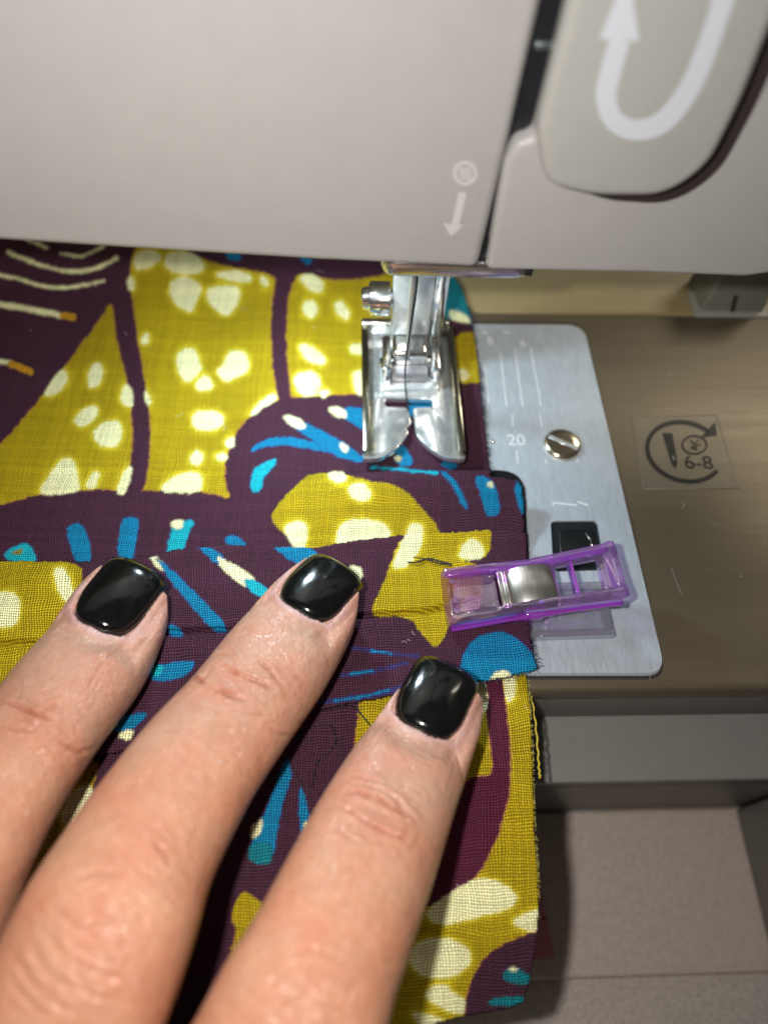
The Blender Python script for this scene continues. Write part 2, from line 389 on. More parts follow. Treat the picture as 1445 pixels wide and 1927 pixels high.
# ------------------------------------------------------------------ table and sewing machine
tb = bpy.data.objects.new('table_top', bpy.data.meshes.new('table_top')); bpy.data.objects.remove(tb)
o = box('table_top', (-400, -300, -76), (400, 500, -66), m_table, None, bev=1); o['kind'] = 'structure'

mach = thing('sewing_machine', 'grey beige sewing machine with chrome presser foot and silver needle plate', 'sewing machine', (0, 60, -62))
BY = U(1200, 1300)[1]        # front edge of the bed
SEAMY = U(1200, 588)[1]
# bed
def slab(name, x0, x1, y0, y1, z0, z1, mt, bev=.8, seg=3): return box(name, (x0, y0, z0), (x1, y1, z1), mt, mach, bev, seg)
# needle plate outline (world points from its corners)
pc = [U(780, 612), U(1096, 614), U(1250, 1268), U(700, 1268)]
pc = [np.array([p[0], p[1]]) for p in pc]
def inset(poly, d):
    c = sum(poly) / len(poly); return [p + (c - p) / np.linalg.norm(c - p) * d for p in poly]
bed = slab('bed_cover', -150, 170, BY, SEAMY - .3, -5, 0, m_bed, 1.2, 4)
slab('rear_bed_cover', -150, 170, SEAMY + .3, SEAMY + 90, -6, -.6, m_bedback, .8)
slab('bed_body', -149, 168, BY + 1.5, SEAMY + 88, -30, -6.3, m_gap, 0)
slab('front_fascia', -149, 160, BY + .4, BY + 4, -17, -5.2, m_front, .4)
LY = U(1200, 1470, -17)[1]
slab('front_ledge', -148, 165, LY, BY + 3.5, -20, -17, m_ledge, .5)
slab('front_wall', -147, 165, LY + 1.8, LY + 8, -62, -20.6, m_front, .3)
BX = U(1385, 1545, -62)[0]
FY = U(1200, 1838, -62)[1]
slab('base_plate', -147, 165, FY, LY + 1.6, -65.5, -62, m_base, .8)
slab('base_side', BX, 165, FY - 25, LY + 1.5, -61.9, -22, m_front, 1.2)
# needle plate with its cut-out window
plate_pts = round_poly([np.array([*p, 0]) for p in pc], [0, 4.0, 3.2, 0], 8)
hole = [U(1034, 983), U(1122, 982), U(1138, 1075), U(1040, 1078)]
hole = round_poly([np.array([p[0], p[1], 0]) for p in hole], 1.0, 5)
def plate_mesh():
    bm = bmesh.new(); zt = .45; zb = .02
    ed = []
    def loop(pts, z):
        vs = [bm.verts.new((p[0], p[1], z)) for p in pts]
        return vs, [bm.edges.new((vs[i], vs[(i + 1) % len(vs)])) for i in range(len(vs))]
    a, ea = loop(plate_pts, zt); h, eh = loop(hole, zt)
    bmesh.ops.triangle_fill(bm, use_beauty=True, edges=ea + eh)
    cx = sum(p[0] for p in plate_pts) / len(plate_pts); cy = sum(p[1] for p in plate_pts) / len(plate_pts)
    b = [bm.verts.new((v.co.x + (v.co.x - cx) / 40 * .35, v.co.y + (v.co.y - cy) / 40 * .35, zb)) for v in a]
    hb = [bm.verts.new((v.co.x, v.co.y, zb)) for v in h]
    for L1, L2 in ((a, b), (h, hb)):
        for i in range(len(L1)): bm.faces.new((L1[i], L1[(i + 1) % len(L1)], L2[(i + 1) % len(L1)], L2[i]))
    return bm
plate = bm_obj('needle_plate', plate_mesh(), m_plate, mach)
# dark hairline round the plate, lying in the bed
c0 = sum(plate_pts) / len(plate_pts)
prism('plate_gasket', [np.array([p[0] + (p[0] - c0[0]) / 40 * 1.0, p[1] + (p[1] - c0[1]) / 40 * 1.0, .004]) for p in plate_pts], (0, 0, .012), m_gap, mach)
# window well: black latch
hc = sum(hole) / len(hole)
prism('window_well', [np.array([hc[0] + (p[0] - hc[0]) * 1.06, hc[1] + (p[1] - hc[1]) * 1.06, .018]) for p in hole], (0, 0, .03), m_dark, plate)
prism('window_latch', [np.array([hc[0] + .3 + (p[0] - hc[0]) * .74, hc[1] - .4 + (p[1] - hc[1]) * .74, .06]) for p in hole], (0, 0, .3), m_rubber, plate, .2)
tube('latch_spring', [np.array([hc[0] + 1.9, hc[1] + 2.6, .4]), np.array([hc[0] + 2.6, hc[1] + 1.2, .45]), np.array([hc[0] + 2.8, hc[1] - 1.5, .4])], .12, m_chrome, plate, 6)
PZ = .45
def onp(px, py, z=PZ): return U(px, py, z)
TH = (0, 0, .05)
def onp2(a, b): return U(a, b, PZ + .004)
def ln(x0, y0, x1, y1, wd=2.0, nm='guide_line'): ribbon(nm, [(x0, y0), (x1, y1)], wd, onp2, TH, m_groove, plate)
for (a, b, c, d) in [(941, 662, 953, 764), (968, 655, 983, 764), (998, 655, 1018, 765), (964, 780, 965, 802), (1015, 780, 1019, 803), (972, 848, 974, 872),
                     (912, 690, 920, 760), (1026, 864, 1028, 872), (1085, 862, 1086, 870)]: ln(a, b, c, d)
for (a, b, c, d) in [(1040, 946, 1085, 951), (1086, 944, 1106, 951), (1040, 952, 1040, 946), (905, 625, 918, 626), (948, 625, 960, 626)]: ln(a, b, c, d, 2.6, 'guide_mark')
tm = lambda a, b: U(a, b, PZ + .004)
def ptext(body, px, py, size, rot=0):
    c = U(px, py, PZ + .004)
    text_obj('numeral', body, size, lambda a, b: np.array([a, b, PZ + .004]), TH, m_groove, plate, (c[0], c[1]), rot)
ptext('8', 922, 642, 2.8); ptext('6', 984, 647, 2.8); ptext('20', 971, 829, 3.6)
lathe('rivet', U(927, 831, PZ), (0, 0, 1), [(0, .5), (.25, .42), (.4, .2)], m_chrome, plate, 16)
# screw
scp = U(1057, 838, PZ)
R_ = 3.55
lathe('screw', scp, (0, 0, 1), [(-.1, R_), (.35, R_), (.75, R_ * .93), (.95, R_ * .8), (1.0, R_ * .5), (1.0, 0)], mat('screw_steel', (.80, .70, .55), .2, metal=1., noise_s=600, noise_amt=.15, bump=.2, bump_s=900), plate, 40)
sd = U(1088, 848, PZ) - U(1030, 822, PZ); ang = math.atan2(sd[1], sd[0])
Ms = Matrix.Translation(Vector(scp)) @ Matrix.Rotation(ang, 4, 'Z')
box('screw_slot', (-3.0, -.48, .72), (3.0, .48, 1.03), m_satin, plate, .08, 1, Ms)
box('screw_slot', (-3.15, -.62, .7), (3.15, -.5, 1.02), m_gap, plate, 0, 1, Ms)
# bobbin cover: rounded dark-edged slide left of the plate's window
bc = [U(700, 884, .5), U(985, 886, .5), U(1006, 1262, .5), U(700, 1262, .5)]
bcp = round_poly([np.array([p[0], p[1], .46]) for p in bc], [0, 5.0, .5, 0], 8)
prism('bobbin_cover', bcp, (0, 0, .35), m_rubber, mach, .15)
c1 = np.array([bcp[0][0] + 10, sum(p[1] for p in bcp) / len(bcp), 0])
# sticker with its print
stk = [U(1187, 785, .02), U(1347, 781, .02), U(1389, 919, .02), U(1210, 921, .02)]
sticker = prism('sticker', round_poly(stk, .4, 3), (0, 0, .07), m_film, mach, .02, 1)
m_edge = mat('film_edge', (.30, .27, .22), .5)
for a, b in ((0, 1), (1, 2), (2, 3), (3, 0)):
    pa, pb = stk[a], stk[b]
    v, f = tube_geo([pa + [0, 0, .08], (pa + pb) / 2 + [0, 0, .1], pb + [0, 0, .08]], .045, 6); mesh_obj('sticker_edge', v, f, m_edge, sticker)
sm = lambda a, b: U(a, b, .10)
arc = []
for k in range(0, 47):
    t = math.radians(-40 - k * 6.1)       # from arrow tip anticlockwise round to the lower gap
    arc.append((1288 + 70 * math.cos(t) * 1.0 + (849 - (849 + 56 * math.sin(t))) * -.18, 850 + 56 * math.sin(t)))
ribbon('sticker_print', arc, [8] * len(arc), sm, (0, 0, .02), m_ink, sticker)
prism('sticker_print', [sm(1349, 819), sm(1318, 823), sm(1344, 794)], (0, 0, .02), m_ink, sticker)
prism('sticker_print', [sm(1246, 815), sm(1264, 815), sm(1272, 858), sm(1274, 872), sm(1270, 882), sm(1263, 872), sm(1258, 855)], (0, 0, .02), m_ink, sticker)
ribbon('sticker_print', [(1265, 857), (1268, 866)], 3.5, lambda a, b: U(a, b, .125), (0, 0, .01), mat('sticker_paper', (.2, .18, .14), .5), sticker)
ribbon('sticker_print', [(1306 + 23 * math.cos(i * .2618 + .5), 837 + 17 * math.sin(i * .2618 + .5)) for i in range(25)], 3.2, sm, (0, 0, .02), m_ink, sticker)
for a in ((1307, 838, 1299, 828), (1307, 838, 1313, 827), (1300, 845, 1318, 835), (1300, 840, 1312, 847)): ribbon('sticker_print', [a[:2], a[2:]], 2.6, sm, (0, 0, .02), m_ink, sticker)
c = U(1314, 871, .10); text_obj('sticker_print', '6-8', 4.3, lambda a, b: np.array([a, b, .10]), (0, 0, .02), m_ink, sticker, (c[0], c[1]), math.radians(-2))
for (a, b, c, d, w_) in [(1262, 1068, 1282, 1120, 1.2), (1392, 1083, 1396, 1086, 3), (1230, 1180, 1236, 1176, 1.2), (1330, 980, 1352, 990, .8), (1190, 700, 1215, 740, .8), (1290, 720, 1300, 716, 1.)]:
    ribbon('scratch', [(a, b), (c, d)], w_, lambda p, q: U(p, q, .003), (0, 0, .012), m_knob, mach)
# bracket at the back of the bed
k0 = U(1312, 592, -.6); k1 = U(1432, 592, -.6)
prism('rear_bracket', [np.array([k0[0], k0[1], -.6]), np.array([k1[0], k0[1], -.6]), np.array([k1[0] - 1.6, k0[1] + 1, 12]), np.array([k0[0] + 1.5, k0[1] + 1, 12])], (0, 10, 0), m_knob, mach, .5)
prism('bracket_foot', [np.array([k0[0] - 1, k0[1] - 1.2, -.6]), np.array([k1[0] + 1, k0[1] - 1.2, -.6]), np.array([k1[0] + 1, k0[1] + 6, -.6]), np.array([k0[0] - 1, k0[1] + 6, -.6])], (0, 0, 1.0), mat('bracket_rim', (.33, .32, .29), .5), mach, .2)
kk = V(1378, 570, k0[1] - .05)
prism('bracket_slot', [V(1372, 588, k0[1] + .05), V(1380, 590, k0[1] + .05), V(1388, 556, k0[1] + .3), V(1380, 556, k0[1] + .3)], (0, -.15, 0), m_gap, mach)

# head
HY = 79.0
def hv(px, py, y=HY): return V(px, py, y)
leftp = [hv(-900, -350), hv(1102, -350), hv(1020, 0), hv(962, 250), hv(900, 508), hv(600, 494), hv(300, 476), hv(0, 457), hv(-900, 405)]
hl = prism('head_shell', leftp, (0, 62, 0), m_shell, mach, 1.3, 5)
rightp = [hv(1165, -350), hv(1072, 0), hv(1003, 262), hv(972, 268), hv(950, 306), hv(914, 510), hv(1200, 516), hv(1400, 524), hv(1440, 518), hv(1500, 517), hv(2100, 522), hv(2100, -350)]
hr = prism('end_cover', rightp, (0, 34, 0), m_shell, mach, 1.1, 5)
# interior of the slot
prism('slot_recess', [hv(1000, -350, 81), hv(1250, -350, 81), hv(1000, 520, 81), hv(860, 500, 81)], (0, 2, 0), m_dark, mach)
m_rod = mat('steel_rod', (.35, .42, .45), .25, metal=.9)
tube('take_up_rod', [hv(962, 330, 80.6), hv(940, 400, 80.6), hv(925, 450, 80.6), hv(916, 478, 80.6)], .45, m_rod, mach, 12)
prism('slot_bridge', [hv(1008, 80, 80.6), hv(1060, 80, 80.6), hv(1056, 96, 80.6), hv(1004, 96, 80.6)], (0, 2, 0), m_rod, mach, .3)
# raised lever panel
PY = 75.5
pp = [hv(1160, -350, PY), hv(1078, -20, PY), hv(1010, 250, PY), hv(1025, 352, PY), hv(1115, 374, PY), hv(1250, 374, PY), hv(1335, 318, PY), hv(1400, 190, PY), hv(1470, 10, PY), hv(1600, -350, PY)]
pp = round_poly(pp, [0, 0, 2, 2.2, 2.5, 2.6, 3, 3, 0, 0], 6)
prism('lever_panel', pp, (0, 3.4, 0), m_panel, mach, 1.2, 5)
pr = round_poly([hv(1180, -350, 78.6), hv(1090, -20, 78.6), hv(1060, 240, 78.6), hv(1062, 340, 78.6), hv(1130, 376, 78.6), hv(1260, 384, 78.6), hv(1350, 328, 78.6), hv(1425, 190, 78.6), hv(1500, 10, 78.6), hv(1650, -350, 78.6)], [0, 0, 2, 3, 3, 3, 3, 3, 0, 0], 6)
prism('panel_gap_shadow', pr, (0, .38, 0), m_gap, mach)  # dark slab painting the shadow in the gap below and right of the panel
up = catmull([(1166, 75), (1150, 130), (1140, 180), (1152, 222), (1185, 243), (1225, 240), (1262, 215), (1300, 160), (1330, 90), (1360, 0), (1400, -120)], 6)
ribbon('arrow_print', up, 38, lambda a, b: hv(a, b, PY - .01), (0, -.06, 0), m_mark, mach)
prism('arrow_print', [hv(1128, 72, PY - .03), hv(1202, 78, PY - .03), hv(1182, -60, PY - .03)], (0, -.06, 0), m_mark, mach)
fm = lambda a, b: hv(a, b, HY - .01)
ribbon('thread_arrow', [(870, 362), (862, 400), (856, 424)], [15, 14, 14], fm, (0, -.04, 0), m_mark2, mach)
prism('thread_arrow', [fm(834, 420), fm(872, 424), fm(848, 445)], (0, -.045, 0), m_mark2, mach)
ribbon('thread_dial_print', [(875 + 20 * math.cos(i * .2618), 326 + 20 * math.sin(i * .2618)) for i in range(25)], 6, fm, (0, -.04, 0), m_mark2, mach)
for dy in (-8, 0, 8): ribbon('thread_dial_print', [(864, 326 + dy), (887, 328 + dy)], 4.5, fm, (0, -.04, 0), m_mark2, mach)

# ---- presser foot assembly
fc = U(774, 765, 2.0)                       # centre of the needle slot
FXc = fc[0]
tipY = U(774, 883, 2.0)[1]; backY = U(774, 632, 2.0)[1]
wl = (U(865, 800, 2.0)[0] - U(681, 800, 2.0)[0]) / 2 * 1.0
FXc = (U(865, 800, 2.0)[0] + U(681, 800, 2.0)[0]) / 2
foot = bpy.data.objects.new('presser_foot', None); COL.objects.link(foot); foot.empty_display_size = .003; setloc(foot, mach)
foot.location = Vector((FXc, (tipY + backY) / 2, 2)) * S - mach.location
FZ = 1.7
slotY = fc[1]
def sole_outline():
    W = wl; g = .38
    sy = slotY
    R = []
    # right prong outline, then left (outline runs round the sole with the toe opening)
    vy = tipY + (sy - tipY) * .50
    pts = []
    pts += [(-W, backY)] + [(W, backY)]
    pts += [(W, tipY + 1.0), (W - .2, tipY + .25), (W - 1.2, tipY)]
    # inner curve of right prong
    for t in np.linspace(0, 1, 9): pts.append((g + .3 + (W * .70 - g) * (1 - math.sin(t * math.pi / 2)) ** .62 , tipY + .25 + (vy - tipY) * (1 - math.cos(t * math.pi / 2)) ** .8))
    pts += [(g, sy - 1.5), (g + .8, sy - 1.1), (3.9, sy - 1.0), (4.2, sy - .6), (4.2, sy + .6), (3.9, sy + 1.0), (-4.4, sy + 1.0), (-4.8, sy + .5), (-4.8, sy - .5), (-4.4, sy - 1.0), (-g - .8, sy - 1.1), (-g - .1, sy - 1.6)]
    pts += [(-g + .3, vy + 2.4), (-g - .6, vy + 1.2)]
    for t in np.linspace(1, 0, 9): pts.append((-(g + .3 + (W * .70 - g) * (1 - math.sin(t * math.pi / 2)) ** .62), tipY + .25 + (vy - tipY) * (1 - math.cos(t * math.pi / 2)) ** .8))
    pts += [(-W + 1.2, tipY), (-W + .2, tipY + .25), (-W, tipY + 1.0)]
    return pts
so = sole_outline()
m_solem = mat('sole_chrome', (.86, .90, .90), .17, metal=.82, noise_s=420, noise_amt=.16, bump=.5, bump_s=500, rough_var=.08)
bm = bmesh.new()
a = [bm.verts.new((FXc + p[0], p[1], FZ + 1.5)) for p in so]; n = len(a)
ea = [bm.edges.new((a[i], a[(i + 1) % n])) for i in range(n)]
bmesh.ops.triangle_fill(bm, use_beauty=True, edges=ea)
ret = bmesh.ops.extrude_face_region(bm, geom=bm.faces[:])
for v in ret['geom']:
    if isinstance(v, bmesh.types.BMVert): v.co.z -= 1.5
bmesh.ops.recalc_face_normals(bm, faces=bm.faces)
bevel_bm(bm, .22, 2, 50)
for v in bm.verts:                           # toes turn up, heel too
    t = max(0, (tipY + 6 - v.co.y)) / 6; v.co.z += 2.2 * t * t
bm_obj('sole', bm, m_solem, foot)
m_rim = mat('dark_chrome', (.42, .40, .32), .2, metal=1., noise_s=300, noise_amt=.2, bump=.2, bump_s=600)
for sx in (-1, 1):                           # raised rims along both sides
    M4 = Matrix.Translation(Vector((FXc + sx * (wl - .75), 0, 0)))
    bm = bmesh.new(); vs = box_bm(bm, (-.75, tipY + 1.2, FZ + 1.2), (.75, backY, FZ + 3.6), M4); 
    for v in bm.verts:
        if v.co.y < tipY + 4: v.co.z += (.6 if v.co.z > FZ + 3 else 1.0)
    bevel_bm(bm, .4, 2); bm_obj('side_rim', bm, m_rim, foot)
for sx in (-1, 1):                           # pressed outline on each toe
    xa = FXc + sx * (wl - 1.9)
    tube('toe_rib', [np.array([xa, tipY + 2.2, FZ + 2.2]), np.array([xa, tipY + 5, FZ + 1.62]), np.array([xa, slotY - .2, FZ + 1.55]), np.array([xa - sx * 1.6, slotY + .1, FZ + 1.55])], .16, m_chrome, foot, 6)
box('heel_bar', (FXc - wl, backY - .5, FZ + .5), (FXc + wl * .9, backY + 1.2, FZ + 4.2), m_chrome, foot, .5, 3)
hy = slotY + 3.2
for sx in (-1, 1):                           # hinge ears
    box('hinge_ear', (FXc + sx * 4.55 - .8, hy, FZ + 1.4), (FXc + sx * 4.55 + .8, hy + 8.5, FZ + 7.4), m_chrome, foot, .5, 2)
box('hinge_base', (FXc - 5.6, hy - 1.0, FZ + 1.3), (FXc + 5.4, hy + 9, FZ + 2.7), m_satin, foot, .3, 2)
tube('hinge_pin', [np.array([FXc - 5.8, hy + 3.4, FZ + 5.2]), np.array([FXc + 5.8, hy + 3.4, FZ + 5.2])], .95, m_chrome, foot, 16)
box('ankle_block', (FXc - 3.6, hy + .6, FZ + 2.9), (FXc + 3.2, hy + 4, FZ + 5.4), mat('ankle_steel', (.42, .40, .42), .4, metal=.7, noise_s=900, noise_amt=.3), foot, .4, 2)
box('ankle_block', (FXc - 3.5, hy + 2.6, FZ + 4.0), (FXc + 3.1, hy + 7.8, FZ + 8.6), m_chrome, foot, .9, 3)
# shank
shk = bpy.data.objects.new('shank', None); COL.objects.link(shk); shk.empty_display_size = .003
setloc(shk, mach); shk.location = Vector((FXc, hy + 8, 12)) * S - mach.location
SY = hy + 6.5
box('shank_front', (FXc - 3.9, SY, FZ + 9.2), (FXc + 3.2, SY + 4, 27), m_satin, shk, .5, 2)
box('shank_side', (FXc + 3.3, SY + 1.2, FZ + 7.5), (FXc + 5.9, SY + 6, 36), m_chrome, shk, .5, 2)
box('shank_top', (FXc - 3.6, SY + .8, 27.1), (FXc + 4.4, SY + 5, 50), m_satin, shk, .4, 2)
hs = V(712, 562, SY + 1.6)
lathe('clamp_screw', hs + np.array([3.2, 0, 0]), (-1, 0, 0), [(0, 1.5), (1.0, 1.5), (1.2, 3.05), (4.4, 3.05), (4.8, 2.8), (5.0, 2.1), (6.0, 1.9), (6.3, 1.5), (6.3, 0)], m_chrome, shk, 32)
# needle and its black thread
nt_ = np.array([fc[0] - .2, slotY, 4.0])
nb = V(766, 668, slotY + .2); nt2 = V(781, 505, slotY + .2)
m_needle = mat('needle_steel', (.62, .64, .66), .34, metal=.85)
ndl = tube('needle', [nb + (nb - nt2) * .06, nb, nb + (nt2 - nb) * .35, nb + (nt2 - nb) * .7, nb + (nt2 - nb) * 1.6], [.12, .34, .42, .68, .72], m_needle, mach, 16)
tube('needle_thread', [V(785, 505, slotY - 1), V(783, 545, slotY - 1), V(772, 620, slotY - .9), V(764, 676, slotY - .7), V(762, 700, slotY - .4), V(763, 735, slotY), U(768, 775, 3)], .16, m_thread, ndl, 8)
# chrome guard plate across the needle bar
gy = HY + 4
g0 = V(716, 505, gy); g1 = V(1000, 505, gy); zc = V(850, 526, gy - 2.5)[2]
m_guard = mat('guard_chrome', (.75, .75, .77), .22, metal=1., noise_s=500, noise_amt=.1, bump=.3, bump_s=600)
gp = [np.array([g0[0], gy - 2.5, zc]), np.array([g1[0], gy - 2.5, zc]), np.array([g1[0], gy + 6, zc]), np.array([g0[0], gy + 6, zc])]
prism('needle_guard', round_poly(gp, [2.5, 3.5, 2, 1], 6), (0, 0, 3.0), m_guard, mach, .9, 3)
prism('guard_lip', [np.array([g0[0] + .3, gy + 2, zc + 3.1]), np.array([g1[0] - 6, gy + 2, zc + 3.1]), np.array([g1[0] - 6, gy + 2, zc + 6]), np.array([g0[0] + .3, gy + 2, zc + 6])], (0, 3, 0), m_dark, mach, .3)
tube('needle_bar', [np.array([V(780, 500, slotY)[0], slotY, zc - .5]), np.array([V(780, 500, slotY)[0], slotY, 70])], 2.6, m_satin, mach, 20)

# ------------------------------------------------------------------ printed cotton cloth
YEL, CRM, PUR, BLU, CYA, TEA, MAR, ORA, OLI = 'Y', 'C', 'P', 'B', 'K', 'T', 'M', 'O', 'G'
DYE = {'Y': (.355, .262, .002), 'C': (.76, .75, .42), 'P': (.048, .0145, .029), 'B': (.001, .16, .31), 'K': (.004, .33, .40), 'T': (.003, .16, .20),
       'M': (.075, .009, .027), 'O': (.50, .25, .01), 'G': (.20, .17, .02), 'V': (.03, .025, .11)}
FR = {'P': (.30, .03, .06), 'M': (.35, .02, .10), 'B': (.01, .03, .20), 'K': (.01, .08, .25), 'C': (.72, .62, .03), 'T': (.0, .08, .10)}
def chaikin(P, it=2):
    P = np.array(P, float)
    for _ in range(it):
        Q = np.roll(P, -1, 0); P = np.stack([.78 * P + .22 * Q, .22 * P + .78 * Q], 1).reshape(-1, 2)
    return P
def sdf(poly, X, Y):                         # signed distance (negative inside), numpy
    P = np.asarray(poly, float); d = np.full(X.shape, 1e9); ins = np.zeros(X.shape, bool)
    for i in range(len(P)):
        ax, ay = P[i - 1]; bx, by = P[i]
        ex, ey = bx - ax, by - ay; L = ex * ex + ey * ey + 1e-12
        t = np.clip(((X - ax) * ex + (Y - ay) * ey) / L, 0, 1)
        d = np.minimum(d, (X - ax - t * ex) ** 2 + (Y - ay - t * ey) ** 2)
        c = ((ay > Y) != (by > Y)); 
        with np.errstate(divide='ignore', invalid='ignore'):
            xi = ex * (Y - ay) / (ey if abs(ey) > 1e-9 else 1e-9) + ax
        ins ^= c & (X < xi)
    d = np.sqrt(d); return np.where(ins, -d, d)
def dline(P, X, Y):
    d = np.full(X.shape, 1e9)
    for i in range(len(P) - 1):
        ax, ay = P[i]; bx, by = P[i + 1]; ex, ey = bx - ax, by - ay; L = ex * ex + ey * ey + 1e-12
        t = np.clip(((X - ax) * ex + (Y - ay) * ey) / L, 0, 1)
        d = np.minimum(d, (X - ax - t * ex) ** 2 + (Y - ay - t * ey) ** 2)
    return np.sqrt(d)
def vnoise(X, Y, s, seed=0):                 # cheap value noise
    rs = np.random.RandomState(seed); T = rs.rand(64, 64)
    x = X / s; y = Y / s; xi = np.floor(x).astype(int); yi = np.floor(y).astype(int); fx = x - xi; fy = y - yi
    fx = fx * fx * (3 - 2 * fx); fy = fy * fy * (3 - 2 * fy)
    g = lambda i, j: T[i % 64, j % 64]
    return (g(xi, yi) * (1 - fx) + g(xi + 1, yi) * fx) * (1 - fy) + (g(xi, yi + 1) * (1 - fx) + g(xi + 1, yi + 1) * fx) * fy
def paint(base, shapes, X, Y, seed):
    C = np.tile(np.array(DYE[base]), (X.size, 1)).astype(float)
    jit = (vnoise(X, Y, 7, seed) - .5) * 3.2 + (vnoise(X, Y, 3, seed + 1) - .5) * 2.4
    C *= (1 + (vnoise(X, Y, 60, seed + 2) - .5) * .22)[:, None]
    for col, pts, *opt in shapes:
        w_ = opt[0] if opt else 0
        if w_:                                # stroke
            P = np.array(catmull(pts, 4)); lo = P.min(0) - w_ - 20; hi = P.max(0) + w_ + 20
        else:
            P = chaikin(pts); lo = P.min(0) - 26; hi = P.max(0) + 26
        m = (X > lo[0]) & (X < hi[0]) & (Y > lo[1]) & (Y < hi[1])
        if not m.any(): continue
        x = X[m]; y = Y[m]
        d = (dline(P, x, y) - w_ / 2) if w_ else sdf(P, x, y)
        d = d + jit[m] - (2.6 if col == 'C' and not w_ else .6)
        c = C[m]
        lum = c[:, 0]
        if col in FR:
            wf = {'C': 15., 'P': 4.5, 'M': 5., 'B': 3.5, 'K': 4., 'T': 3.}[col]
            k = np.clip(1 - d / wf, 0, 1); k = k * k
            if col in 'PM': k = k * np.clip((lum - .15) * 4, 0, 1)
            if col == 'C': k = k * np.clip((lum - .15) * 4, 0, 1)
            c = c * (1 - k[:, None] * .85) + np.array(FR[col]) * k[:, None] * .85
        k = np.clip(.5 - d / (4.0 if col == 'C' else 2.2), 0, 1)[:, None]
        dy = np.array(DYE[col])
        c = c * (1 - k) + dy * k
        C[m] = c
    return np.clip(C, 0, 1)

